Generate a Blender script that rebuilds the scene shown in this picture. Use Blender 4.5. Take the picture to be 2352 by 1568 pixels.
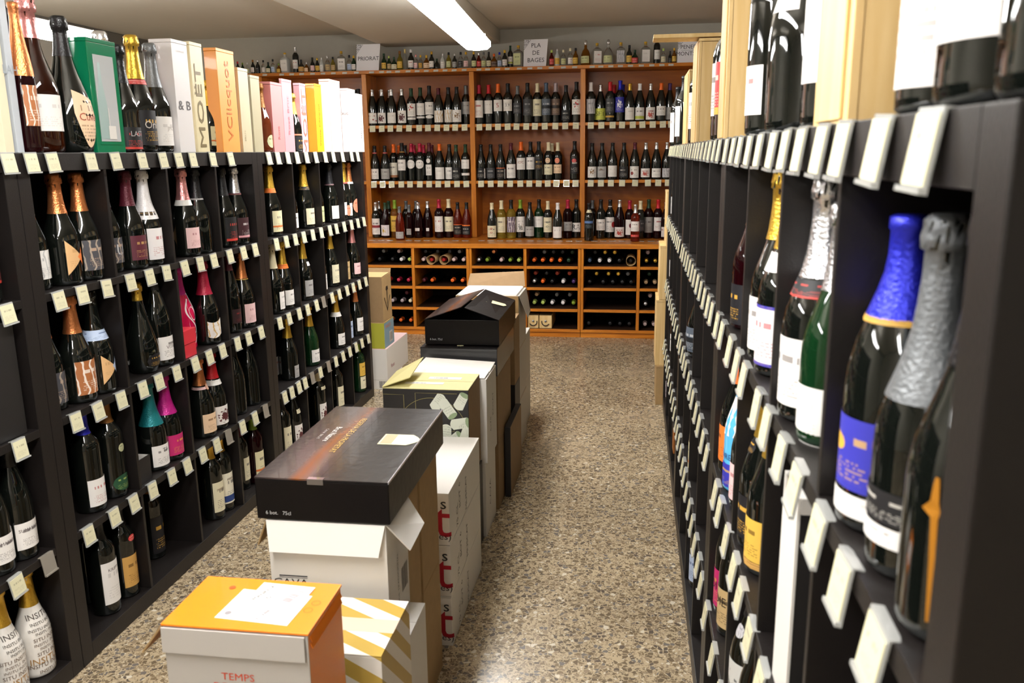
import bpy, bmesh, math, random
import numpy as np
from mathutils import Vector, Matrix
random.seed(7)
for o in list(bpy.data.objects): bpy.data.objects.remove(o)
SC = bpy.context.scene; COL = SC.collection
R_ = math.radians

# ------------------------------------------------------------------ camera
F = 1937.4; CAMZ = 1.45
YAW, PITCH, ROLL = R_(8.2022), R_(-12.615), R_(0.638)
def _rot():
    a, b, c = YAW, PITCH, ROLL
    Rz = np.array([[math.cos(a), -math.sin(a), 0], [math.sin(a), math.cos(a), 0], [0, 0, 1]])
    Rx = np.array([[1, 0, 0], [0, math.cos(b), -math.sin(b)], [0, math.sin(b), math.cos(b)]])
    Ry = np.array([[math.cos(c), 0, math.sin(c)], [0, 1, 0], [-math.sin(c), 0, math.cos(c)]])
    return Rz @ Rx @ Ry
RC = _rot()
cd = bpy.data.cameras.new('camera'); cam = bpy.data.objects.new('camera', cd); COL.objects.link(cam)
right, fwd, up = RC[:, 0], RC[:, 1], RC[:, 2]
m = Matrix.Identity(4)
for i in range(3):
    m[i][0] = right[i]; m[i][1] = up[i]; m[i][2] = -fwd[i]
m[2][3] = CAMZ
cam.matrix_world = m
cd.sensor_width = 22.2; cd.lens = F / 2352 * 22.2; cd.clip_start = 0.02
cd.dof.use_dof = True; cd.dof.focus_distance = 4.6; cd.dof.aperture_fstop = 5.0
SC.camera = cam
# measuring: the point where the photograph's line of sight meets a real plane of the shop
def _ray(px, py): return RC @ np.array([(px - 1176) / F, 1, -(py - 784) / F])
def onX(px, py, X): v = _ray(px, py); t = X / v[0]; return (X, t * v[1], CAMZ + t * v[2])
def onY(px, py, Y): v = _ray(px, py); t = Y / v[1]; return (t * v[0], Y, CAMZ + t * v[2])

# ------------------------------------------------------------------ world, exposure
w = bpy.data.worlds.new('world'); SC.world = w; w.use_nodes = True
w.node_tree.nodes['Background'].inputs[0].default_value = (0.9, 0.95, 1, 1)
w.node_tree.nodes['Background'].inputs[1].default_value = 0.0
SC.view_settings.view_transform = 'Standard'; SC.view_settings.look = 'None'
SC.view_settings.exposure = 0.12; SC.view_settings.gamma = 1.0; SC.view_settings.use_curve_mapping = False
LAMP_POWER = 52.0

# ------------------------------------------------------------------ materials
MATS = {}
def nt(name):
    m = bpy.data.materials.new(name); m.use_nodes = True
    t = m.node_tree; return m, t, t.nodes['Principled BSDF'], t.nodes, t.links
def mat(name, col, rough=.5, metal=0., coat=0., trans=0., spec=.5, ior=1.5, bump=0., bscale=60., vary=.0):
    if name in MATS: return MATS[name]
    m, t, b, N, L = nt(name)
    b.inputs['Base Color'].default_value = (*col, 1); b.inputs['Roughness'].default_value = rough
    b.inputs['Metallic'].default_value = metal; b.inputs['Coat Weight'].default_value = coat
    b.inputs['Transmission Weight'].default_value = trans; b.inputs['Specular IOR Level'].default_value = spec
    b.inputs['IOR'].default_value = ior
    if bump or vary:
        tc = N.new('ShaderNodeTexCoord'); no = N.new('ShaderNodeTexNoise'); no.inputs['Scale'].default_value = bscale
        no.inputs['Detail'].default_value = 3
        L.new(tc.outputs['Object'], no.inputs['Vector'])
        if bump:
            bp = N.new('ShaderNodeBump'); bp.inputs['Strength'].default_value = bump; bp.inputs['Distance'].default_value = .003
            L.new(no.outputs['Fac'], bp.inputs['Height']); L.new(bp.outputs['Normal'], b.inputs['Normal'])
        if vary:
            mx = N.new('ShaderNodeMix'); mx.data_type = 'RGBA'
            mx.inputs[6].default_value = (*[c * (1 - vary) for c in col], 1); mx.inputs[7].default_value = (*[min(1, c * (1 + vary)) for c in col], 1)
            L.new(no.outputs['Fac'], mx.inputs[0]); L.new(mx.outputs[2], b.inputs['Base Color'])
    MATS[name] = m; return m
def s(hexv):   # sRGB hex to linear
    v = [int(hexv[i:i + 2], 16) / 255 for i in (0, 2, 4)]
    return tuple(c / 12.92 if c <= .04045 else ((c + .055) / 1.055) ** 2.4 for c in v)

def wood_mat(name, c1, c2, axis='X', rough=.35, scale=1.0, coat=.2):
    if name in MATS: return MATS[name]
    m, t, b, N, L = nt(name)
    tc = N.new('ShaderNodeTexCoord'); mp = N.new('ShaderNodeMapping')
    sc = {'X': (1.2, 14, 14), 'Z': (14, 14, 1.2), 'Y': (14, 1.2, 14)}[axis]
    mp.inputs['Scale'].default_value = [v * scale for v in sc]
    L.new(tc.outputs['Object'], mp.inputs['Vector'])
    n1 = N.new('ShaderNodeTexNoise'); n1.inputs['Scale'].default_value = 1.5; n1.inputs['Detail'].default_value = 6
    n1.inputs['Distortion'].default_value = 1.2
    L.new(mp.outputs['Vector'], n1.inputs['Vector'])
    r = N.new('ShaderNodeValToRGB'); r.color_ramp.elements[0].position = .3; r.color_ramp.elements[1].position = .7
    r.color_ramp.elements[0].color = (*c1, 1); r.color_ramp.elements[1].color = (*c2, 1)
    L.new(n1.outputs['Fac'], r.inputs['Fac']); L.new(r.outputs['Color'], b.inputs['Base Color'])
    b.inputs['Roughness'].default_value = rough; b.inputs['Coat Weight'].default_value = coat; b.inputs['Coat Roughness'].default_value = .2; b.inputs['Specular IOR Level'].default_value = .28
    bp = N.new('ShaderNodeBump'); bp.inputs['Strength'].default_value = .15; bp.inputs['Distance'].default_value = .002
    L.new(n1.outputs['Fac'], bp.inputs['Height']); L.new(bp.outputs['Normal'], b.inputs['Normal'])
    MATS[name] = m; return m

def floor_mat():
    m, t, b, N, L = nt('terrazzo')
    tc = N.new('ShaderNodeTexCoord')
    nz = N.new('ShaderNodeTexNoise'); nz.inputs['Scale'].default_value = 40; L.new(tc.outputs['Object'], nz.inputs['Vector'])
    add = N.new('ShaderNodeMixRGB'); add.blend_type = 'LINEAR_LIGHT'; add.inputs[0].default_value = .008
    L.new(tc.outputs['Object'], add.inputs[1]); L.new(nz.outputs['Color'], add.inputs[2])
    def chips(scale, cut, c_lo, ramp):
        v = N.new('ShaderNodeTexVoronoi'); v.inputs['Scale'].default_value = scale; L.new(add.outputs[0], v.inputs['Vector'])
        e = N.new('ShaderNodeTexVoronoi'); e.feature = 'DISTANCE_TO_EDGE'; e.inputs['Scale'].default_value = scale; L.new(add.outputs[0], e.inputs['Vector'])
        sp = N.new('ShaderNodeSeparateColor'); L.new(v.outputs['Color'], sp.inputs[0])
        rr = N.new('ShaderNodeValToRGB'); rr.color_ramp.interpolation = 'CONSTANT'
        els = rr.color_ramp.elements
        for i, (p, c) in enumerate(ramp):
            if i < 2: el = els[i]; el.position = p
            else: el = els.new(p)
            el.color = (*c, 1)
        L.new(sp.outputs[0], rr.inputs['Fac'])
        g = N.new('ShaderNodeMath'); g.operation = 'GREATER_THAN'; g.inputs[1].default_value = cut; L.new(e.outputs['Distance'], g.inputs[0])
        # only some cells are chips
        k = N.new('ShaderNodeMath'); k.operation = 'GREATER_THAN'; k.inputs[1].default_value = c_lo; L.new(sp.outputs[1], k.inputs[0])
        mu = N.new('ShaderNodeMath'); mu.operation = 'MULTIPLY'; L.new(g.outputs[0], mu.inputs[0]); L.new(k.outputs[0], mu.inputs[1])
        return rr.outputs['Color'], mu.outputs[0]
    base = (*s('b3a184'), 1)
    c1, m1 = chips(70, .08, .42, [(0, s('6c5e4a')), (.3, s('7d6c54')), (.5, s('5c5248')), (.66, s('8d7c66')), (.8, s('6e6862')), (.95, s('cdc3b0'))])
    c2, m2 = chips(165, .10, .42, [(0, s('7a6a54')), (.35, s('645848')), (.6, s('96846c')), (.9, s('cdc3b0'))])
    x1 = N.new('ShaderNodeMixRGB'); x1.inputs[1].default_value = base; L.new(m2, x1.inputs[0]); L.new(c2, x1.inputs[2])
    x2 = N.new('ShaderNodeMixRGB'); L.new(x1.outputs[0], x2.inputs[1]); L.new(m1, x2.inputs[0]); L.new(c1, x2.inputs[2])
    # worn, slightly darker stains
    st = N.new('ShaderNodeTexNoise'); st.inputs['Scale'].default_value = 1.7; st.inputs['Detail'].default_value = 4; L.new(tc.outputs['Object'], st.inputs['Vector'])
    sr = N.new('ShaderNodeMapRange'); sr.inputs[1].default_value = .35; sr.inputs[2].default_value = .6; sr.inputs[3].default_value = .82; sr.inputs[4].default_value = 1.06
    L.new(st.outputs['Fac'], sr.inputs[0])
    x3 = N.new('ShaderNodeMixRGB'); x3.blend_type = 'MULTIPLY'; x3.inputs[0].default_value = 1; L.new(x2.outputs[0], x3.inputs[1]); L.new(sr.outputs[0], x3.inputs[2])
    L.new(x3.outputs[0], b.inputs['Base Color'])
    rr = N.new('ShaderNodeMapRange'); rr.inputs[3].default_value = .14; rr.inputs[4].default_value = .36; L.new(st.outputs['Fac'], rr.inputs[0])
    L.new(rr.outputs[0], b.inputs['Roughness'])
    b.inputs['Specular IOR Level'].default_value = .45
    MATS['floor'] = m; return m

def label_mat(name, paper, ink=(.1, .08, .08), accent=None, amt=.75, seed=0, rough=.55, spot=None):
    """printed paper: rows of small unreadable print over a paper colour, laid out in the label's own coordinates"""
    if name in MATS: return MATS[name]
    m, t, b, N, L = nt(name)
    uv = N.new('ShaderNodeUVMap'); sx = N.new('ShaderNodeSeparateXYZ'); L.new(uv.outputs['UV'], sx.inputs[0])
    oi = N.new('ShaderNodeObjectInfo')
    def M(op, a, b_=None, c=None):
        n = N.new('ShaderNodeMath'); n.operation = op
        for i, v in enumerate((a, b_, c)):
            if v is None: continue
            if isinstance(v, (int, float)): n.inputs[i].default_value = v
            else: L.new(v, n.inputs[i])
        return n.outputs[0]
    U, V = sx.outputs[0], sx.outputs[1]
    off = M('MULTIPLY', oi.outputs['Random'], 37.0)
    def row(rows, dens, lo, hi, half, thr, thick):
        vv = M('MULTIPLY', V, rows); fl = M('FLOOR', vv); fr = M('FRACT', vv)
        cx = N.new('ShaderNodeCombineXYZ'); L.new(M('MULTIPLY', U, dens), cx.inputs[0]); L.new(M('ADD', fl, off), cx.inputs[1])
        cx.inputs[2].default_value = seed
        nn = N.new('ShaderNodeTexWhiteNoise'); fl2 = N.new('ShaderNodeVectorMath'); fl2.operation = 'FLOOR'; L.new(cx.outputs[0], fl2.inputs[0])
        L.new(fl2.outputs[0], nn.inputs['Vector'])
        a = M('GREATER_THAN', nn.outputs['Value'], thr)
        c1 = M('LESS_THAN', M('ABSOLUTE', M('SUBTRACT', fr, .5)), thick)
        c2 = M('LESS_THAN', M('ABSOLUTE', M('SUBTRACT', U, .5)), half)
        c3 = M('MULTIPLY', M('GREATER_THAN', V, lo), M('LESS_THAN', V, hi))
        return M('MULTIPLY', M('MULTIPLY', a, c1), M('MULTIPLY', c2, c3))
    small = row(17, 46, .1, .42, .34, .45, .24)
    big = row(8, 17, .62, .75, .3, .3, .4)
    tot = M('MULTIPLY', M('MAXIMUM', M('MULTIPLY', small, .7), big), amt)
    x = N.new('ShaderNodeMixRGB'); x.inputs[1].default_value = (*paper, 1); x.inputs[2].default_value = (*ink, 1); L.new(tot, x.inputs[0])
    outc = x.outputs[0]
    if accent is not None:
        col, v0, v1 = accent
        bm = M('MULTIPLY', M('GREATER_THAN', V, v0), M('LESS_THAN', V, v1))
        x2 = N.new('ShaderNodeMixRGB'); L.new(outc, x2.inputs[1]); x2.inputs[2].default_value = (*col, 1); L.new(bm, x2.inputs[0]); outc = x2.outputs[0]
    if spot is not None:
        col, cu, cv, rad, kind = spot
        d = M('SQRT', M('ADD', M('POWER', M('SUBTRACT', U, cu), 2.0), M('POWER', M('SUBTRACT', V, cv), 2.0)))
        if kind == 'blot':
            nz = N.new('ShaderNodeTexNoise'); nz.inputs['Scale'].default_value = 7; L.new(uv.outputs['UV'], nz.inputs['Vector'])
            bm = M('LESS_THAN', M('ADD', d, M('MULTIPLY', M('SUBTRACT', nz.outputs['Fac'], .5), 1.1)), rad)
        elif kind == 'dots':
            vo = N.new('ShaderNodeTexVoronoi'); vo.inputs['Scale'].default_value = 3.2; L.new(uv.outputs['UV'], vo.inputs['Vector'])
            bm = M('LESS_THAN', vo.outputs['Distance'], .24)
        elif kind == 'lines':
            wv = N.new('ShaderNodeTexWave'); wv.inputs['Scale'].default_value = 1.3; wv.inputs['Distortion'].default_value = 9; L.new(uv.outputs['UV'], wv.inputs['Vector'])
            bm = M('MULTIPLY', M('LESS_THAN', wv.outputs['Fac'], .12), .9)
        else: bm = M('LESS_THAN', d, rad)
        x3 = N.new('ShaderNodeMixRGB'); L.new(outc, x3.inputs[1]); x3.inputs[2].default_value = (*col, 1); L.new(bm, x3.inputs[0]); outc = x3.outputs[0]
    L.new(outc, b.inputs['Base Color']); b.inputs['Roughness'].default_value = rough
    MATS[name] = m; return m

def foil_mat(name, col, metal=.85, rough=.3):
    return mat('foil_' + name, col, rough, metal, bump=.5, bscale=220.)
FOIL = {  # word -> (material, plain)
 'gold': foil_mat('gold', s('e3b94a')), 'pale gold': foil_mat('palegold', s('e6d08a')), 'copper': foil_mat('copper', s('d98a55')),
 'silver': foil_mat('silver', s('e6e6ea'), .9, .22), 'pink': foil_mat('pink', s('f0a6a6')), 'white': foil_mat('white', s('eeeaea'), .1, .35),
 'black': foil_mat('black', s('1b1b1e'), .2, .3), 'grey': foil_mat('grey', s('74777a'), .5, .4), 'blue': foil_mat('blue', s('2a2fc0'), .5, .3),
 'teal': foil_mat('teal', s('1f7f86'), .4, .35), 'magenta': foil_mat('magenta', s('c01f86'), .3, .35), 'red': foil_mat('red', s('c4202a'), .2, .35),
 'crimson': foil_mat('crimson', s('b0203f'), .2, .35), 'maroon': foil_mat('maroon', s('5a1d2a'), .3, .4), 'orange': foil_mat('orange', s('ee6a1c'), .1, .35),
 'cream': foil_mat('cream', s('e8dcb8'), .1, .45), 'green': foil_mat('green', s('7f9c2c'), .2, .4), 'dark green': foil_mat('dkgreen', s('1e3d26'), .2, .4),
 'pale green': foil_mat('palegreen', s('b9cf6a'), .1, .4), 'purple': foil_mat('purple', s('43245e'), .2, .4), 'slate': foil_mat('slate', s('4f6076'), .3, .4),
 'lilac': foil_mat('lilac', s('b8a8ac'), .3, .4), 'yellow': foil_mat('yellow', s('e0b02a'), .2, .4), 'tan': foil_mat('tan', s('c4a47c'), .2, .5),
 'amber': foil_mat('amber', s('8a5a24'), .4, .4), 'pinkish': foil_mat('pinkish', s('dcc0bc'), .1, .45), 'rust': foil_mat('rust', s('a83c22'), .1, .5)}
GLASS = {
 'dark': mat('glass_dark', (.004, .005, .004), .03, spec=.6, coat=.3), 'green': mat('glass_green', (.004, .028, .008), .03, spec=.6, trans=.15),
 'rose': mat('glass_rose', s('8a2812'), .03, trans=.7, ior=1.35), 'dark rose': mat('glass_dkrose', s('200408'), .03, trans=.35, ior=1.35), 'brown rose': mat('glass_brownrose', s('74351a'), .03, trans=.5, ior=1.4), 'rose magnum': mat('glass_rosemagnum', s('3a1204'), .03, trans=.6, ior=1.45),
 'golden': mat('glass_golden', s('b8a43a'), .03, trans=.75, ior=1.35), 'amber': mat('glass_amber', s('a86a1c'), .03, trans=.7, ior=1.35),
 'clear': mat('glass_clear', (.93, .96, .94), .02, trans=.92, ior=1.4), 'hot pink': mat('glass_hotpink', s('c8124a'), .2), 'white': mat('glass_white', s('ece8e2'), .25, coat=.3),
 'sky blue': mat('glass_blue', s('58b4e4'), .25, coat=.3), 'frosted': mat('glass_frost', (.7, .72, .7), .3, trans=.3)}
WH = s('ece8e4')
def LM(k):
    d = {
     'white': lambda: label_mat('paper_white', WH), 'plain white': lambda: label_mat('paper_plain', WH, amt=.25),
     'white red': lambda: label_mat('paper_whitered', WH, s('b02a2a')), 'cream': lambda: label_mat('paper_cream', s('e4dcbc')),
     'cream orange': lambda: label_mat('paper_creamorange', s('e4dcb4'), accent=(s('d8763a'), .22, .3)), 'cream blue': lambda: label_mat('paper_creamblue', s('e6e0cc'), accent=(s('26407e'), .05, .26)),
     'grey': lambda: label_mat('paper_grey', s('a8a6a4')), 'dark grey': lambda: label_mat('paper_dkgrey', s('3c3c40'), s('a8a8a8')), 'black': lambda: label_mat('paper_black', s('17171a'), s('c8c4bc')),
     'black gold': lambda: label_mat('paper_blackgold', s('15141a'), s('c89a3c'), amt=1), 'black red': lambda: label_mat('paper_blackred', s('17171a'), s('c83a30'), accent=(s('c83a30'), .0, .1)),
     'black orange': lambda: label_mat('paper_blackorange', s('1a1616'), s('b8a898'), accent=(s('e0682a'), .94, 1.)), 'maroon': lambda: label_mat('paper_maroon', s('5c2432'), s('c8a060')),
     'maroon pink': lambda: label_mat('paper_maroonpink', s('3c1a22'), s('d0c8c8'), accent=(s('e0a0a8'), .05, .14)), 'pink': lambda: label_mat('paper_pink', s('eac4c4'), s('a05a60')),
     'peach': lambda: label_mat('paper_peach', s('eccba8'), s('7a5030')), 'salmon': lambda: label_mat('paper_salmon', s('ea8f72'), s('a04a30')), 'yellow': lambda: label_mat('paper_yellow', s('dcb24a'), s('5a3a10')),
     'ochre': lambda: label_mat('paper_ochre', s('c89a52'), s('5a3a10')), 'tan': lambda: label_mat('paper_tan', s('c4a878'), s('3a2a1a')), 'green': lambda: label_mat('paper_green', s('1e4a30'), s('a8b860')),
     'pale green': lambda: label_mat('paper_palegreen', s('cfd29c'), s('55603a')), 'lime': lambda: label_mat('paper_lime', s('cfd45c'), amt=0.), 'blue': lambda: label_mat('paper_blue', s('3434a8'), s('c8a040'), spot=(s('d8a63c'), .3, .6, .12, 'disc')),
     'blue white': lambda: label_mat('paper_bluewhite', s('3434a0'), s('e0e0f0'), spot=(s('e8e8f4'), .5, .55, .18, 'blot')), 'pale blue': lambda: label_mat('paper_paleblue', s('b8c8e4'), s('30508a')),
     'orange': lambda: label_mat('paper_orange', s('ec7a2a'), s('5a3010')), 'orange triangle': lambda: label_mat('paper_orangetri', s('dcb07c'), s('8a5a2a'), amt=.3), 'copper': lambda: label_mat('paper_copper', s('a8683c'), s('f0e4d8'), spot=(s('f0e4d8'), .5, .5, .2, 'lines')),
     'grey lines': lambda: label_mat('paper_greylines', s('4a4a50'), s('c8a890'), spot=(s('b0a090'), .5, .5, .2, 'lines')), 'white lines': lambda: label_mat('paper_whitelines', WH, s('9a9a9a'), spot=(s('b8b8b8'), .5, .5, .2, 'lines')),
     'magenta': lambda: label_mat('paper_magenta', s('c0246a'), s('e0a040')), 'white dots': lambda: label_mat('paper_dots', WH, amt=.2, spot=(s('a84a44'), 0, 0, 0, 'dots')),
     'white figure': lambda: label_mat('paper_figure', WH, amt=.4, spot=(s('5a2a2e'), .45, .45, .28, 'blot')), 'white red figure': lambda: label_mat('paper_redfigure', WH, s('a03030'), spot=(s('b84a3c'), .5, .4, .2, 'blot')),
     'white brown figure': lambda: label_mat('paper_brownfigure', WH, spot=(s('8a6a44'), .5, .55, .16, 'blot')), 'white red star': lambda: label_mat('paper_redstar', WH, spot=(s('c04040'), .5, .7, .12, 'blot')),
     'white yellow field': lambda: label_mat('paper_field', WH, accent=(s('b8c04a'), .06, .3)), 'cream brown': lambda: label_mat('paper_creambrown', s('e8e2d2'), accent=(s('a87048'), .0, .16)),
     'white tree': lambda: label_mat('paper_tree', WH, spot=(s('8a8a84'), .5, .25, .17, 'blot'), amt=.3), 'purple': lambda: label_mat('paper_purple', s('6a5a6c'), s('d8d0d0'), spot=(s('e0dce0'), .5, .5, .1, 'lines')),
     'white red disc': lambda: label_mat('paper_reddisc', WH, spot=(s('c03a3a'), .92, .5, .2, 'disc')), 'white red ball': lambda: label_mat('paper_redball', WH, spot=(s('8a3434'), .3, .4, .15, 'disc')),
     'white red band': lambda: label_mat('paper_redband', WH, accent=(s('8a2430'), .42, .58)), 'white wine glass': lambda: label_mat('paper_wineglass', WH, amt=.2, spot=(s('6a1f30'), .55, .6, .14, 'disc')),
     'white duck': lambda: label_mat('paper_duck', s('e6e0e4'), amt=.2, spot=(s('c8a850'), .4, .5, .16, 'blot')), 'slate': lambda: label_mat('paper_slate', s('5a6472'), s('d0d4d8'), accent=(s('1c2026'), .4, .6)),
     'brown': lambda: label_mat('paper_brown', s('6e5a50'), s('d0b090'), accent=(s('2a2220'), .42, .6)), 'silver': lambda: label_mat('paper_silver', s('c4c2c6'), s('7a7a80'), spot=(s('8a8a90'), .5, .5, .1, 'lines')),
     'white wave': lambda: label_mat('paper_wave', WH, s('a08050'), spot=(s('c8a050'), .5, .5, .1, 'lines'), amt=.3), 'landscape': lambda: label_mat('paper_landscape', s('cfcfcb'), amt=.0, spot=(s('6c6c6a'), .5, .3, .3, 'blot')),
     'blue square': lambda: label_mat('paper_bluesquare', s('101a1e'), s('8a9aa0'), accent=(s('5a7ab0'), .6, .85)), 'gold': lambda: label_mat('paper_gold', s('c89a3c'), s('2a1a10')),
     'white neck': lambda: label_mat('paper_neck', s('ebe7e2'), amt=0.), 'red dark': lambda: label_mat('paper_reddark', s('2c1216'), s('8a2a2a')), 'cream seal': lambda: label_mat('paper_seal', s('b8b890'), s('4a5a3a')),
     'red': lambda: label_mat('paper_red', s('c83a3a'), s('f0e0d0')), 'border': lambda: label_mat('paper_border', s('eeeaea'), s('b03040')),
     'orange cloud': lambda: label_mat('paper_cloud', s('ece4dc'), amt=.1), 'amber': lambda: label_mat('paper_amber', s('b8863a'))}
    if k.startswith('#'): return mat('ink_' + k[1:], s(k[1:]), .5)
    return d[k]()
M_BLACK = mat('rack_black', s('181413'), .42, bump=.12, bscale=300., vary=.15, spec=.4)
M_PINE = wood_mat('pine_box', s('d6b070'), s('ecd09a'), 'Z', .5, coat=0.)
M_WX = wood_mat('oak_horizontal', s('a85c14'), s('d4862a'), 'X', coat=.08)
M_WZ = wood_mat('oak_vertical', s('a65a12'), s('d08428'), 'Z', coat=.08)
M_WB = wood_mat('oak_back', s('854208'), s('ac6216'), 'X', .28, .6, coat=0.)
M_WD = wood_mat('oak_cubby_shade', s('1c0f07'), s('2c180b'), 'X', .6, .6, coat=0.)  # cubby interiors: their shade is put into this near-black wood colour
M_WHITE = mat('carton_white', s('dcd8d2'), .6, bump=.06, bscale=30.)
M_KRAFT = mat('carton_kraft', s('a88a5e'), .75, bump=.08, bscale=40., vary=.12)
M_KRAFT2 = mat('carton_brown', s('8f7350'), .75, bump=.08, bscale=40., vary=.12)
M_ORANGE = mat('carton_orange', s('f4820f'), .38, coat=.3)
M_GREY = mat('carton_grey', s('b9b4ae'), .6)
M_CARTBLACK = mat('carton_black', s('120f0f'), .33, spec=.16, coat=.0, bump=.25, bscale=45.)
M_BLACKMATT = mat('carton_blackmatt', s('1c1a1a'), .5)
M_CARD = label_mat('tag_card', s('d9d4b2'), s('8a8468'), amt=.55)
M_ACRYL = mat('tag_acrylic', (.86, .87, .84), .08, trans=.55, ior=1.45, coat=.4)
M_TAGGREY = mat('tag_empty', s('8c867c'), .25, coat=.4)
M_WALL = mat('wall_paint', s('b9b5aa'), .8, bump=.1, bscale=20., vary=.04)
M_CEIL = mat('ceiling_paint', s('d6d0c4'), .85, bump=.08, bscale=14., vary=.03)
def ink(h): return mat('ink_' + h, s(h), .5)

# ------------------------------------------------------------------ mesh helpers
def link(o, parent=None):
    COL.objects.link(o)
    if parent is not None: o.parent = parent
    return o
def mobj(name, me, parent=None, loc=None):
    o = bpy.data.objects.new(name, me); link(o, parent)
    if loc is not None: o.location = loc
    return o
def mesh(name, V, Fc, mats, fm=None, smooth=False, uvs=None):
    me = bpy.data.meshes.new(name); me.from_pydata([tuple(map(float, v)) for v in V], [], Fc)
    for mm in (mats if isinstance(mats, (list, tuple)) else [mats]): me.materials.append(mm)
    if fm: me.polygons.foreach_set('material_index', fm)
    if smooth: me.polygons.foreach_set('use_smooth', [True] * len(Fc))
    if uvs is not None:
        l = me.uv_layers.new(name='UVMap')
        for p in me.polygons:
            for li, vi in zip(p.loop_indices, p.vertices): l.data[li].uv = uvs[vi]
    me.update(); return me
def thing(name, label, cat, loc=(0, 0, 0), rz=0., group=None, rx=0.):
    o = bpy.data.objects.new(name, None); COL.objects.link(o); o.empty_display_size = .05
    o.location = loc; o.rotation_euler = (rx, 0, rz); o['label'] = label; o['category'] = cat
    if group: o['group'] = group
    return o
def boxmesh(name, a, b, mats, fm=None, bev=.0):
    """box between corners a and b, softened edges"""
    bm = bmesh.new(); bmesh.ops.create_cube(bm, size=1)
    for v in bm.verts:
        v.co = Vector([(a[i] + b[i]) / 2 + v.co[i] * (b[i] - a[i]) for i in range(3)])
    if fm:
        for f in bm.faces:
            n = f.normal; k = max(range(3), key=lambda i: abs(n[i])); f.material_index = fm[2 * k + (1 if n[k] > 0 else 0)]
    if bev: bmesh.ops.bevel(bm, geom=list(bm.edges), offset=bev, segments=2, profile=.6, affect='EDGES')
    me = bpy.data.meshes.new(name); bm.to_mesh(me); bm.free()
    for mm in (mats if isinstance(mats, (list, tuple)) else [mats]): me.materials.append(mm)
    return me
def part_box(name, parent, a, b, m_, fm=None, bev=.0015, org=None):
    """box part; org: its own origin (keeps wood grain and random apart)"""
    c = [(a[i] + b[i]) / 2 for i in range(3)]
    me = boxmesh(name, [a[i] - c[i] for i in range(3)], [b[i] - c[i] for i in range(3)], m_, fm, bev)
    return mobj(name, me, parent, c)
def world_parts(root):
    """children given in world coordinates: undo the root's offset"""
    for c in root.children: c.location = Vector(c.location) - root.location

# lettering: flat glyph meshes
TXT = {}
def glyphs(txt, bold=False):
    if txt in TXT: return TXT[txt]
    cu = bpy.data.curves.new('t', 'FONT'); cu.body = txt; cu.align_x = 'CENTER'; cu.align_y = 'CENTER'; cu.size = 1; cu.resolution_u = 2; cu.space_line = .95
    o = bpy.data.objects.new('t', cu); COL.objects.link(o)
    dg = bpy.context.evaluated_depsgraph_get(); me = o.evaluated_get(dg).to_mesh()
    V = [tuple(v.co) for v in me.vertices]; Fc = [tuple(p.vertices) for p in me.polygons]
    o.to_mesh_clear(); bpy.data.objects.remove(o)
    TXT[txt] = (V, Fc); return TXT[txt]
def text_flat(parent, txt, size, origin, ux, uy, material, name='lettering', stretch=1.0):
    V, Fc = glyphs(txt); ux = Vector(ux); uy = Vector(uy); n = ux.cross(uy); o = Vector(origin) + n * .0006
    return mobj(name, mesh(name, [o + ux * (v[0] * size * stretch) + uy * (v[1] * size) for v in V], Fc, material), parent)
def text_round(parent, txt, size, R, z, ang, material, vertical=False, name='lettering', rfun=None):
    V, Fc = glyphs(txt); out = []
    for x, y, _ in V:
        if vertical: x, y = -y, x
        zz = z + y * size; r = (rfun(zz) if rfun else R) + .0011; a = ang + x * size / max(r, .01)
        out.append((math.sin(a) * r, -math.cos(a) * r, zz))
    return mobj(name, mesh(name, out, Fc, material), parent)

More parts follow.
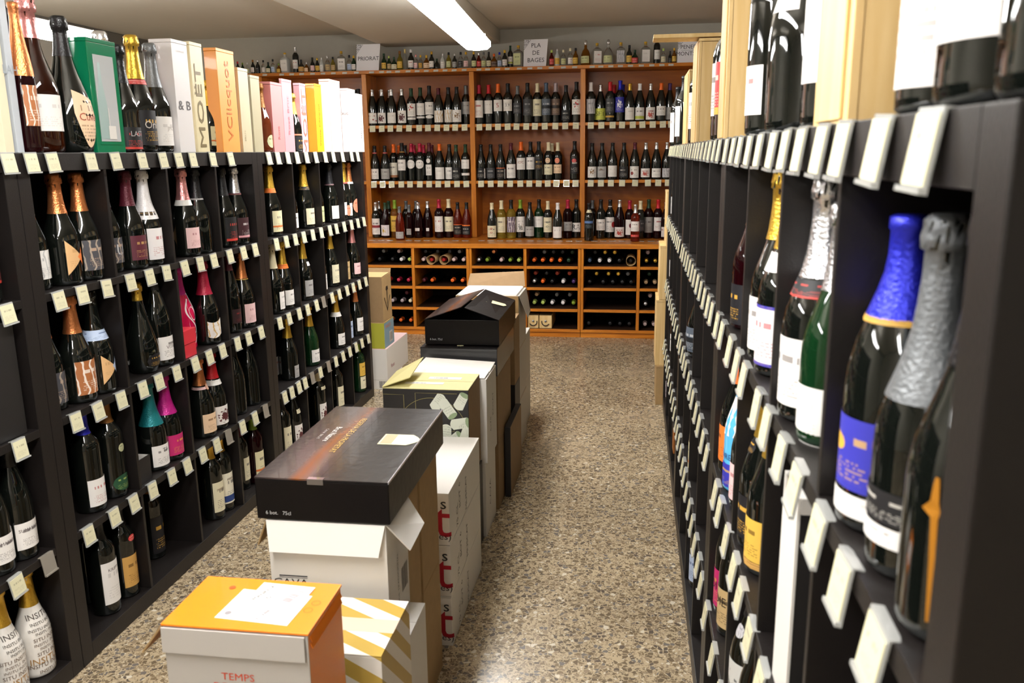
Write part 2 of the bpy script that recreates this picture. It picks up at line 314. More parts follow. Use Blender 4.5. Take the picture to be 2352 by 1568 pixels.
# ------------------------------------------------------------------ bottles
P = {
 'bordeaux': dict(w='wine bottle', H=.300, R=.0375, cap=.232, lab=(.055, .145), prof=[(0, .0), (.033, 0), (.0372, .004), (.0375, .012), (.0375, .185), (.0366, .199), (.031, .213), (.0215, .226), (.0158, .24), (.0142, .255), (.0138, .285), (.0153, .287), (.0153, .298), (.012, .3), (0, .3)]),
 'burgundy': dict(w='sloping wine bottle', H=.297, R=.0405, cap=.243, lab=(.02, .105), prof=[(0, 0), (.036, 0), (.040, .004), (.0405, .012), (.0405, .135), (.039, .158), (.034, .183), (.027, .207), (.0205, .228), (.0162, .245), (.0143, .262), (.0140, .283), (.0155, .285), (.0155, .295), (.012, .297), (0, .297)]),
 'champagne': dict(w='champagne bottle', H=.318, R=.044, cap=.205, lab=(.045, .12), prof=[(0, 0), (.039, 0), (.0435, .005), (.044, .014), (.044, .118), (.0432, .132), (.0405, .148), (.0355, .165), (.0295, .183), (.0242, .201), (.0203, .22), (.0178, .242), (.0160, .266), (.0152, .287), (.0185, .289), (.019, .298), (.0178, .306), (.018, .312), (.0135, .3175), (0, .318)]),
 'pear': dict(w='pear-shaped champagne bottle', H=.325, R=.056, cap=.23, lab=(.03, .14), prof=[(0, 0), (.040, 0), (.046, .004), (.052, .03), (.0555, .065), (.0555, .09), (.051, .122), (.042, .155), (.031, .19), (.0235, .22), (.0185, .25), (.0158, .28), (.0152, .29), (.0185, .293), (.019, .305), (.0178, .313), (.0185, .319), (.0135, .3245), (0, .325)]),
 'flute': dict(w='tall slim bottle', H=.33, R=.036, cap=.262, lab=(.05, .14), prof=[(0, 0), (.032, 0), (.0357, .004), (.036, .012), (.036, .15), (.034, .18), (.029, .21), (.0225, .24), (.017, .268), (.0142, .295), (.0138, .316), (.0155, .318), (.0155, .328), (.012, .33), (0, .33)]),
 'mini': dict(w='miniature bottle', H=.105, R=.0165, cap=.088, lab=(.012, .048), prof=[(0, 0), (.0145, 0), (.0163, .002), (.0165, .006), (.0165, .055), (.0145, .064), (.0085, .074), (.0066, .08), (.0064, .103), (.006, .105), (0, .105)]),
 'squat': dict(w='squat miniature bottle', H=.085, R=.021, cap=.068, lab=(.008, .038), prof=[(0, 0), (.018, 0), (.0207, .002), (.021, .006), (.021, .035), (.018, .046), (.011, .055), (.0066, .062), (.0064, .083), (.006, .085), (0, .085)]),
 'square': dict(w='square flask bottle', H=.165, R=.034, cap=.142, lab=(.018, .105), sq=True, prof=[(0, 0), (.032, 0), (.034, .003), (.034, .108), (.030, .12), (.018, .128), (.0105, .134), (.0098, .142), (.0112, .143), (.0112, .163), (.010, .165), (0, .165)]),
 'decanter': dict(w='round decanter bottle', H=.20, R=.040, cap=.162, lab=(.02, .075), prof=[(0, 0), (.034, 0), (.040, .006), (.040, .05), (.036, .09), (.026, .118), (.0145, .132), (.0105, .142), (.0125, .15), (.0095, .158), (.0105, .162), (.0155, .172), (.0155, .184), (.0095, .193), (.0075, .199), (0, .2)]),
}
BM = {}
def rfun(t, z):
    pr = P[t]['prof']
    for (r0, z0), (r1, z1) in zip(pr[1:], pr[2:]):
        if z0 <= z <= z1 and z1 > z0: return r0 + (r1 - r0) * (z - z0) / (z1 - z0)
    return P[t]['R']
def lathe(prof, n, sq=False):
    V, Fc, rings = [], [], []
    for r, z in prof:
        if r == 0: rings.append([len(V)]); V.append((0, 0, z)); continue
        ring = []
        for i in range(n):
            a = 2 * math.pi * i / n; k = r
            if sq and r > .012:
                c, d = abs(math.cos(a)), abs(math.sin(a)); k = r / ((c ** 6 + d ** 6) ** (1 / 6))
            ring.append(len(V)); V.append((math.sin(a) * k, -math.cos(a) * k, z))
        rings.append(ring)
    for A, B in zip(rings, rings[1:]):
        if len(A) == 1:
            for i in range(n): Fc.append((A[0], B[(i + 1) % n], B[i]))
        elif len(B) == 1:
            for i in range(n): Fc.append((A[i], A[(i + 1) % n], B[0]))
        else:
            for i in range(n): Fc.append((A[i], A[(i + 1) % n], B[(i + 1) % n], B[i]))
    return V, Fc
def body_mesh(t, g, n):
    k = ('b', t, g, n)
    if k not in BM:
        V, Fc = lathe(P[t]['prof'], n, P[t].get('sq')); BM[k] = mesh('glass_body', V, Fc, GLASS[g], smooth=True)
    return BM[k]
def cap_mesh(t, c, n, zc):
    k = ('c', t, c, n, zc)
    if k not in BM:
        e = .0007; pr = P[t]['prof']; H = P[t]['H']
        q = [(rfun(t, zc) + e, zc)] + [(r + e, z) for r, z in pr if z > zc + .002 and r > 0]
        q += [(0, H + e)]
        V, Fc = lathe(q, n)
        if t in ('champagne', 'pear'):   # wire-cage pleats in the foil over the cork
            rr = random.Random(3)
            V = [((x * (1 + kk), y * (1 + kk), z)) for (x, y, z) in V for kk in [((rr.random() - .5) * .16 if z > H - .036 and z < H - .002 else 0)]]
        BM[k] = mesh('capsule', V, Fc, FOIL[c], smooth=True)
    return BM[k]
def label_mesh(t, lk, z0, z1, half, shape='rect', e=.0007, nz=4, ns=14, off=0.):
    k = ('l', t, lk, z0, z1, half, shape, e, off)
    if k in BM: return BM[k]
    V, Fc, UV = [], [], []
    zc, hh = (z0 + z1) / 2, (z1 - z0) / 2
    sq = P[t].get('sq'); R = P[t]['R']
    for i in range(ns + 1):
        u = i / ns; x = 2 * u - 1
        if shape == 'oval': f = math.sqrt(max(0, 1 - x * x)) + .001; lo, hi = zc - hh * f, zc + hh * f
        elif shape == 'tri': f = (1 - x) / 2 + .001; lo, hi = zc - hh * f, zc + hh * f
        elif shape == 'trib': f = (1 + x) / 2 + .001; lo, hi = zc - hh * f, zc + hh * f
        elif shape == 'fan': lo, hi = z0 + 2 * hh * (max(0, -x) ** 2) * .0 + hh * 1.2 * (x * x), z1 - .2 * hh * (1 + x)
        elif shape == 'wave': dz = .006 * math.sin(x * 3.2); lo, hi = z0 + dz, z1 + dz
        else: lo, hi = z0, z1
        for j in range(nz + 1):
            v = j / nz; z = lo + (hi - lo) * v; r = rfun(t, z) + e; a = x * half + off
            if sq: V.append((x * half * R, -(R + e), z))
            else: V.append((math.sin(a) * r, -math.cos(a) * r, z))
            UV.append((u, (z - z0) / (z1 - z0)))
    for i in range(ns):
        for j in range(nz):
            a = i * (nz + 1) + j; Fc.append((a, a + nz + 1, a + nz + 2, a + 1))
    BM[k] = mesh('label', V, Fc, LM(lk), smooth=True, uvs=UV); return BM[k]
USED = {}
def uniq(label):
    USED[label] = USED.get(label, 0) + 1
    if USED[label] > 1: print('DUPLICATE LABEL', label)
    return label
NBOT = 0
def bottle(t, g, c, lk, loc, rz, label, name=None, cat='bottle', scale=1., n=24, group=None, lab=None, half=1.05, shape='rect', zc=None,
           neck=None, extra=None, lying=False, txt=None, rx=0., hmax=9.):
    """one bottle: glass body, capsule, label and, where the photo shows them, neck label and lettering"""
    root = thing(name or {'wine bottle': 'wine_bottle', 'sloping wine bottle': 'wine_bottle'}.get(P[t]['w'], P[t]['w'].replace(' ', '_').replace('-', '_')),
                 uniq(label), cat, loc, rz, group, rx=(math.pi / 2 if lying else rx))
    root.scale = (scale, scale, min(scale, hmax / P[t]['H']))
    mobj('glass_body', body_mesh(t, g, n), root)
    if c: mobj('capsule', cap_mesh(t, c, n, zc or P[t]['cap']), root)
    if lk and not lying:
        z0, z1 = lab or P[t]['lab']; lo = mobj('label', label_mesh(t, lk, z0, z1, half if not P[t].get('sq') else .85, shape), root)
        if txt:
            ts, tsize, tz, tcol = txt[:4]; tv = len(txt) > 4 and txt[4]
            text_round(lo, ts, tsize, P[t]['R'], tz, 0, ink(tcol), vertical=tv)
    if neck: mobj('neck_label', label_mesh(t, neck[0], neck[1], neck[2], neck[3] if len(neck) > 3 else 3.13, e=.0013), root)
    for ex in (extra or []):   # further labels: (material, z0, z1, half, shape, offset)
        mobj('label', label_mesh(t, ex[0], ex[1], ex[2], ex[3], ex[4] if len(ex) > 4 else 'rect', .0011, off=(ex[5] if len(ex) > 5 else 0.)), root)
    return root
ORD = ['first', 'second', 'third', 'fourth', 'fifth', 'sixth', 'seventh', 'eighth', 'ninth', 'tenth', 'eleventh', 'twelfth', 'thirteenth', 'fourteenth', 'fifteenth',
       'sixteenth', 'seventeenth', 'eighteenth', 'nineteenth', 'twentieth'] + ['%d%s' % (i, {1: 'st', 2: 'nd', 3: 'rd'}.get(i % 10, 'th')) for i in range(21, 90)]

# price tags: clear holder clipped to a shelf edge with a cream card in it
TG = {}
def tag_meshes(kind):
    if kind in TG: return TG[kind]
    w_, h = .0245, .05
    # holder: an L lip hooked over the edge, front plate, turned-up foot
    V, Fc = [], []
    def bx(a, b):
        k = len(V)
        for x in (a[0], b[0]):
            for y in (a[1], b[1]):
                for z in (a[2], b[2]): V.append((x, y, z))
        Fc.extend([tuple(k + i for i in f) for f in ((0, 1, 3, 2), (4, 6, 7, 5), (0, 4, 5, 1), (2, 3, 7, 6), (0, 2, 6, 4), (1, 5, 7, 3))])
    bx((-w_, -.002, -h), (w_, 0, .001)); bx((-w_, 0, -.0004), (w_, .008, .0012)); bx((-w_, -.006, -h - .004), (w_, 0, -h))
    H = mesh('tag_holder', V, Fc, M_TAGGREY if kind == 'empty' else M_ACRYL)
    Cd = mesh('tag_card', [(-.0225, -.0034, -h + .001), (.0225, -.0034, -h + .001), (.0225, -.0034, -.003), (-.0225, -.0034, -.003),
                           (-.0225, -.0024, -h + .001), (.0225, -.0024, -h + .001), (.0225, -.0024, -.003), (-.0225, -.0024, -.003)],
              [(0, 1, 2, 3), (4, 7, 6, 5), (0, 3, 7, 4), (1, 5, 6, 2), (3, 2, 6, 7), (0, 4, 5, 1)], M_CARD, uvs=[(0, 0), (1, 0), (1, 1), (0, 1)] * 2)
    TG[kind] = (H, Cd); return TG[kind]
def price_tag(parent, loc, rz, kind='card', tilt=None, flat=False):
    H, Cd = tag_meshes(kind); o = mobj('price_tag', H, parent)
    o.location = Vector(loc) - parent.location
    o.rotation_euler = (R_(-8) if tilt is None else tilt, R_(random.uniform(-3, 3)), rz)
    if kind == 'card': mobj('card', Cd, o)
    return o

# ================================================================== ROOM
MATS['floor'] = floor_mat()
def struct(name, me, label=None):
    o = mobj(name, me); o['kind'] = 'structure'; return o
struct('floor', boxmesh('floor', (-4.6, -2.6, -.1), (2.6, 7.42, 0), MATS['floor']))
struct('ceiling', boxmesh('ceiling', (-4.6, -2.6, 2.46), (2.6, 7.6, 2.6), M_CEIL))
struct('wall_back', boxmesh('wall_back', (-4.6, 7.42, -.1), (2.6, 7.6, 2.46), M_WALL))
struct('wall_left', boxmesh('wall_left', (-4.6, -2.6, 0), (-4.4, 7.42, 2.46), M_WALL))
struct('wall_right', boxmesh('wall_right', (2.4, -2.6, 0), (2.6, 7.42, 2.46), M_WALL))
struct('wall_front', boxmesh('wall_front', (-4.6, -2.7, 0), (2.6, -2.6, 2.46), M_WALL))
# broad shallow downstand that runs above the aisle
struct('ceiling_beam', boxmesh('ceiling_beam', (-2.15, -2.6, 2.345), (-1.14, 7.42, 2.47), M_CEIL, bev=.02))
struct('trim_1', boxmesh('trim_1', (-4.4, -2.6, 2.36), (-4.3, 7.42, 2.46), mat('cornice', s('6f6a62'), .8), bev=.01))

# ------------------------------------------------------------------ ceiling lamps (the shop's tubes behind opal covers)
M_LAMP = bpy.data.materials.new('lamp_glow'); M_LAMP.use_nodes = True
_n = M_LAMP.node_tree; _n.nodes.remove(_n.nodes['Principled BSDF']); _e = _n.nodes.new('ShaderNodeEmission')
_e.inputs[0].default_value = (1, .985, .96, 1); _e.inputs[1].default_value = LAMP_POWER
_n.links.new(_e.outputs[0], _n.nodes['Material Output'].inputs[0])
M_HOUS = mat('lamp_housing', s('e6e6e6'), .4)
def lamp(cx, cy, z, length, rz, label, top=2.345):
    t = thing('ceiling_lamp', uniq(label), 'lamp', (cx, cy, z), rz, 'tube lamps under the ceiling')
    hw = .08
    V = []
    pr = [(-.045, .012), (-hw, .004), (-hw, -.024), (-hw + .02, -.04), (0, -.046), (hw - .02, -.04), (hw, -.024), (hw, .004), (.045, .012)]; k = len(pr)
    for y in (-length / 2, length / 2):
        for x, zz in pr: V.append((x, y, zz))
    Fc = [(i, i + 1, i + 1 + k, i + k) for i in range(k - 1)] + [(k - 1, 0, k, 2 * k - 1), tuple(reversed(range(k))), tuple(range(k, 2 * k))]
    mobj('diffuser', mesh('diffuser', V, [tuple(reversed(f)) for f in Fc], M_LAMP), t)
    mobj('housing', boxmesh('housing', (-.044, -length / 2, .013), (.044, length / 2, .05), M_HOUS, bev=.004), t)
    for sgn in (-1, 1):
        mobj('end_cap', boxmesh('end_cap', (-.05, sgn * (length / 2 + .004) - .003, -.02), (.05, sgn * (length / 2 + .004) + .003, .05), M_HOUS, bev=.002), t)
        mobj('hanger', boxmesh('hanger', (-.004, -length * .2 + sgn * length * .22 - .004, .05), (.004, -length * .2 + sgn * length * .22 + .004, top - z), M_HOUS), t)
lamp(-.885, 4.28, 2.085, 1.75, R_(3), 'long white tube lamp hanging over the aisle in front of the wooden shelving')
lamp(-.70, .95, 2.085, 1.75, R_(3), 'tube lamp hanging over the aisle above the orange carton', 2.46)
lamp(-3.3, 4.1, 2.15, 1.75, 0, 'tube lamp glowing behind the tall bottles at the rack end', 2.46)
lamp(-3.2, .6, 2.15, 1.75, 0, 'tube lamp over the next aisle, nearer the shop front', 2.46)
lamp(-.50, -1.6, 2.085, 1.2, R_(3), 'tube lamp over the aisle behind the camera', 2.46)

# ================================================================== LEFT AND RIGHT BLACK RACKS
XL, XR = -1.555, .1915
ZL, ZR = 1.463, 1.474
LEV = [.3695, .7180, 1.0607, 1.4079]           # drops from the top to each shelf's upper face
DIV = [.372, .712, 1.055]
DEP = .36
def rack(side, y0, L, ztop, label, tags, empties=(), divs=DIV):
    X = XL if side == 'L' else XR; d = -1 if side == 'L' else 1
    r = thing('display_rack', uniq(label), 'shelving', (X + d * DEP / 2, y0 + L / 2, 0), 0, 'black display racks')
    a, b = min(X, X + d * DEP), max(X, X + d * DEP)
    pt = .046
    for nm, ya, yb in (('side_panel', y0, y0 + pt), ('side_panel', y0 + L - pt, y0 + L)):
        part_box(nm, r, (a, ya, 0), (b, yb, ztop), M_BLACK)
    part_box('top_board', r, (a, y0 + pt + .0003, ztop - .048), (b, y0 + L - pt - .0003, ztop), M_BLACK, bev=.001)
    bx_ = (b - .012, b) if d > 0 else (a, a + .012)
    part_box('back_panel', r, (bx_[0], y0 + pt, .02), (bx_[1], y0 + L - pt, ztop - .05), M_BLACK, bev=0)
    ia, ib = (a + .0, b - .013) if d > 0 else (a + .013, b)
    for i, dz in enumerate(LEV):
        z = ztop - dz
        part_box('shelf_board' if i < 3 else 'bottom_board', r, (ia, y0 + pt, z - (.022 if i < 3 else z - .002)), (ib, y0 + L - pt, z), M_BLACK)
    for k in divs:
        for i in range(4):
            z0 = ztop - LEV[i]; z1 = ztop - (.048 if i == 0 else LEV[i - 1] + .022)
            part_box('divider', r, (ia + .002, y0 + k - .006, z0), (ib - .002, y0 + k + .006, z1), M_BLACK, bev=.001)
    world_parts(r)
    n = 0
    for row, ys in tags.items():
        z = ztop - (0 if row == 0 else LEV[row - 1])
        for y in ys:
            if y0 + .02 < y < y0 + L - .02:
                price_tag(r, (X - d * .0015, y, z + .0005), R_(90) if side == 'L' else R_(-90), 'empty' if any(abs(y - e[1]) < .012 and e[0] == row for e in empties) else 'card')
    return r
def ys(side, row, pts):
    X = XL if side == 'L' else XR; return [onX(px, py, X)[1] for px, py in pts]
TL = {0: ys('L', 0, [(x, 370) for x in (15, 68, 116, 205, 262, 323, 371, 407, 440, 486, 527, 615, 636, 659, 680, 702, 723, 745, 764, 785, 806, 820, 833)]),
      1: ys('L', 1, [(14, 730), (133, 697), (186, 680), (243, 665), (297, 650), (341, 638), (380, 626), (421, 615), (457, 605), (488, 598), (525, 588), (556, 580), (583, 573)] + [(x, 555) for x in (632, 655, 676, 696, 717, 737, 757, 772, 790, 807, 822, 836)]),
      2: ys('L', 2, [(42, 1030), (172, 968), (222, 944), (275, 915), (325, 893), (362, 875), (403, 855), (445, 836), (478, 820), (508, 805), (543, 790), (568, 778), (597, 765)] + [(x, 710) for x in (638, 660, 684, 704, 725, 742, 762, 779, 797, 812, 826, 841)]),
      3: ys('L', 3, [(35, 1345), (108, 1295), (201, 1230), (260, 1190), (305, 1160), (348, 1125), (392, 1095), (427, 1070), (463, 1045), (495, 1020), (523, 1000), (555, 985), (583, 960), (608, 940)] + [(x, 860) for x in (648, 665, 682, 697, 715, 734, 754, 771, 788, 804, 819, 833, 848)])}
EL = [(3, onX(108, 1295, XL)[1]), (3, onX(608, 940, XL)[1]), (3, onX(523, 1000, XL)[1]), (2, onX(742, 710, XL)[1]), (3, onX(715, 860, XL)[1]), (3, onX(754, 860, XL)[1])]
UL = [.571, 1.990, 3.409]
rack('L', UL[0], 1.417, ZL, 'black rack unit holding the white lettered bottles, cropped by the photo edge', TL, EL)
rack('L', UL[1], 1.417, ZL, 'black rack unit with the hot pink bottle and small red box', TL, EL)
rack('L', UL[2], 1.417, ZL, 'black rack unit beside the cartons at the end of the aisle', TL, EL)
UR = [.4733, 1.911, 3.349]
def even(y0, n, L=1.43, a=.07): return [y0 + a + (L - 2 * a) * (i + random.uniform(-.15, .15)) / (n - 1) for i in range(n)]
TR = {0: ys('R', 0, [(2145, 330), (2035, 330), (1947, 335), (1897, 340), (1848, 345), (1812, 348), (1783, 348), (1752, 348), (1728, 348), (1706, 348), (1690, 348), (1674, 348), (1662, 345)]) + even(UR[1], 12) + even(UR[2], 12),
      1: ys('R', 1, [(1700, 820), (1716, 850), (1748, 905), (1769, 970), (1803, 1040), (1838, 1120), (1890, 1230), (1945, 1360), (2025, 1500)]) + [1.6, 1.75, 1.85] + even(UR[1], 12) + even(UR[2], 11),
      2: ys('R', 2, [(1650, 1100), (1658, 1170), (1674, 1240), (1692, 1300), (1705, 1395), (1728, 1480), (1755, 1560)]) + even(UR[1], 12) + even(UR[2], 11),
      3: even(UR[0], 9) + even(UR[1], 12) + even(UR[2], 11)}
rack('R', UR[0], 1.436, ZR, 'black rack unit with the blue foiled magnum, nearest the camera', TR, divs=[.376, .694, 1.032])
rack('R', UR[1], 1.436, ZR, 'black rack unit between the blue magnum unit and the far end', TR)
rack('R', UR[2], 1.436, ZR, 'black rack unit next to the wooden base cabinets', TR)

# ================================================================== WOODEN WALL SHELVING
YU, YB = 7.086, 6.60                    # front planes of the upper shelves and of the base
XP = [-3.157, -2.245, -1.333, -.421, .491, 1.403]
up_ = thing('wall_shelving', uniq('brown wooden wall shelving with bottle rows standing on a cubby base'), 'shelving', (-.877, 7.25, .75))
BACKY = 7.40
for x in XP: part_box('post', up_, (x - .02, YU, .752), (x + .02, BACKY - .014, 2.098), M_WZ)
for a, b in zip(XP, XP[1:]):
    part_box('back_panel', up_, (a + .02, BACKY - .012, .752), (b - .02, BACKY, 2.098), M_WB, bev=0)
    for z in (1.6831, 1.2224):
        part_box('shelf_board', up_, (a + .021, YU + .004, z - .024), (b - .021, BACKY - .013, z), M_WX)
part_box('top_board', up_, (-3.26, YU - .02, 2.10), (1.42, BACKY, 2.126), M_WX)
world_parts(up_)
def tagrow(z, pxs, py, flat=None, Y=YU):
    for px in pxs: price_tag(up_, (onY(px, py, Y)[0], Y - .001, z), 0, 'card')
tagrow(1.6835, [856, 877, 897, 918, 940, 963, 983, 1005, 1026, 1046, 1067, 1101, 1123, 1144, 1166, 1187, 1209, 1229, 1251, 1276, 1298, 1323, 1357, 1381, 1407, 1429, 1453, 1475, 1499, 1522, 1541], 294)
tagrow(1.2228, [859, 879, 900, 922, 942, 965, 986, 1007, 1028, 1050, 1071, 1105, 1127, 1150, 1172, 1195, 1216, 1238, 1258, 1278, 1301, 1322, 1357, 1380, 1403, 1429, 1459, 1488, 1512, 1534], 423)
M_SLIP = mat('tag_slip', s('cfcdc6'), .15, coat=.4)
SLIP = boxmesh('label_slip', (-.02, -.0015, -.009), (.02, .0015, .009), M_SLIP, bev=.0005)
for px in (607, 646, 669, 692, 717, 741, 765, 791, 818, 853, 876, 893, 913, 937, 958, 979, 1001, 1022, 1043, 1066, 1100, 1120, 1143, 1165, 1193, 1217, 1240, 1266, 1294, 1320, 1360, 1380, 1403, 1425, 1448, 1473, 1497, 1520, 1541):
    o = mobj('price_slip', SLIP, up_); o.location = Vector((onY(px, 155, YU - .022)[0], YU - .022, 2.111)) - up_.location; o.rotation_euler = (R_(-25), 0, 0)
# base: counter board and cubby cabinets
ct = thing('counter_board', uniq('long wooden counter board over the bottle cubbies, row of clear slips on it'), 'counter', (-.877, 6.99, .75))
part_box('board', ct, (-3.2, YB - .012, .712), (1.42, BACKY, .7494), M_WX, bev=.003)
world_parts(ct)
M_CLEARSLIP = mat('clear_slip', (.8, .8, .78), .12, trans=.6, coat=.5)
CS = boxmesh('clear_slip', (-.026, -.012, 0), (.026, .012, .003), M_CLEARSLIP, bev=.0008)
for px in (860, 881, 901, 943, 964, 984, 1004, 1028, 1050, 1072, 1109, 1130, 1151, 1173, 1193, 1221, 1243, 1265, 1287, 1309, 1331, 1366, 1386, 1407, 1429, 1456, 1472, 1495, 1517):
    p_ = onY(px, 549, 6.86); o = mobj('clear_slip', CS, ct); o.location = Vector((p_[0], 6.80 + random.uniform(-.01, .01), .7495)) - ct.location; o.rotation_euler = (0, 0, R_(random.uniform(-4, 4)))
SEAM = [-2.19, -1.292, -.40, .508]
MID = [-1.752, -.841, .049]
ZB = [.571, .401, .228, .064]
CABN = ['behind the brown cartons', 'in the middle, with two pine wine boxes', 'next to the black rack, one shelf empty']
for i in range(3):
    a, b = SEAM[i], SEAM[i + 1]
    cb = thing('cubby_cabinet', uniq('low wooden cubby cabinet of lying bottles ' + CABN[i]), 'cabinet', ((a + b) / 2, 6.9, 0), 0, 'wooden cubby cabinets')
    for x0, x1 in ((a + .001, a + .022), (b - .022, b - .001), (MID[i] - .012, MID[i] + .012)):
        part_box('upright', cb, (x0, YB, .064), (x1, 7.2, .711), M_WZ)
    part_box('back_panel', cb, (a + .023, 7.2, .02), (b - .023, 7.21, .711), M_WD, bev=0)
    for k, z in enumerate(ZB):
        for x0, x1 in ((a + .023, MID[i] - .013), (MID[i] + .013, b - .023)):
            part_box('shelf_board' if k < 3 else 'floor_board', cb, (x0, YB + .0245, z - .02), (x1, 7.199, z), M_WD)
            part_box('shelf_edge', cb, (x0, YB + .002, z - .021), (x1, YB + .024, z + .0003), M_WX)
    part_box('plinth', cb, (a + .002, YB + .012, 0), (b - .002, 7.19, .043), M_WX, bev=.002)
    part_box('plinth_rail', cb, (a + .002, YB - .002, .0435), (b - .002, YB + .002, .0635), M_WX, bev=.001)
    world_parts(cb)
lb = thing('cubby_cabinet', uniq('low wooden cubby cabinet hidden behind the black champagne rack'), 'cabinet', (-2.65, 6.9, 0), 0, 'wooden cubby cabinets')
for x0 in (-3.1, -2.66, -2.21): part_box('upright', lb, (x0, YB, .064), (x0 + .018, 7.2, .711), M_WZ)
for z in ZB: part_box('shelf_board', lb, (-3.08, YB + .003, z - .02), (-2.665, 7.199, z), M_WX)
world_parts(lb)
rb_ = thing('cubby_cabinet', uniq('low wooden cubby cabinet behind the end of the blue magnum rack row'), 'cabinet', (.9, 6.9, 0), 0, 'wooden cubby cabinets')
for x0 in (.51, .95, 1.38): part_box('upright', rb_, (x0, YB, .064), (x0 + .018, 7.2, .711), M_WZ)
for z in ZB: part_box('shelf_board', rb_, (.53, YB + .003, z - .02), (.948, 7.199, z), M_WX)
world_parts(rb_)

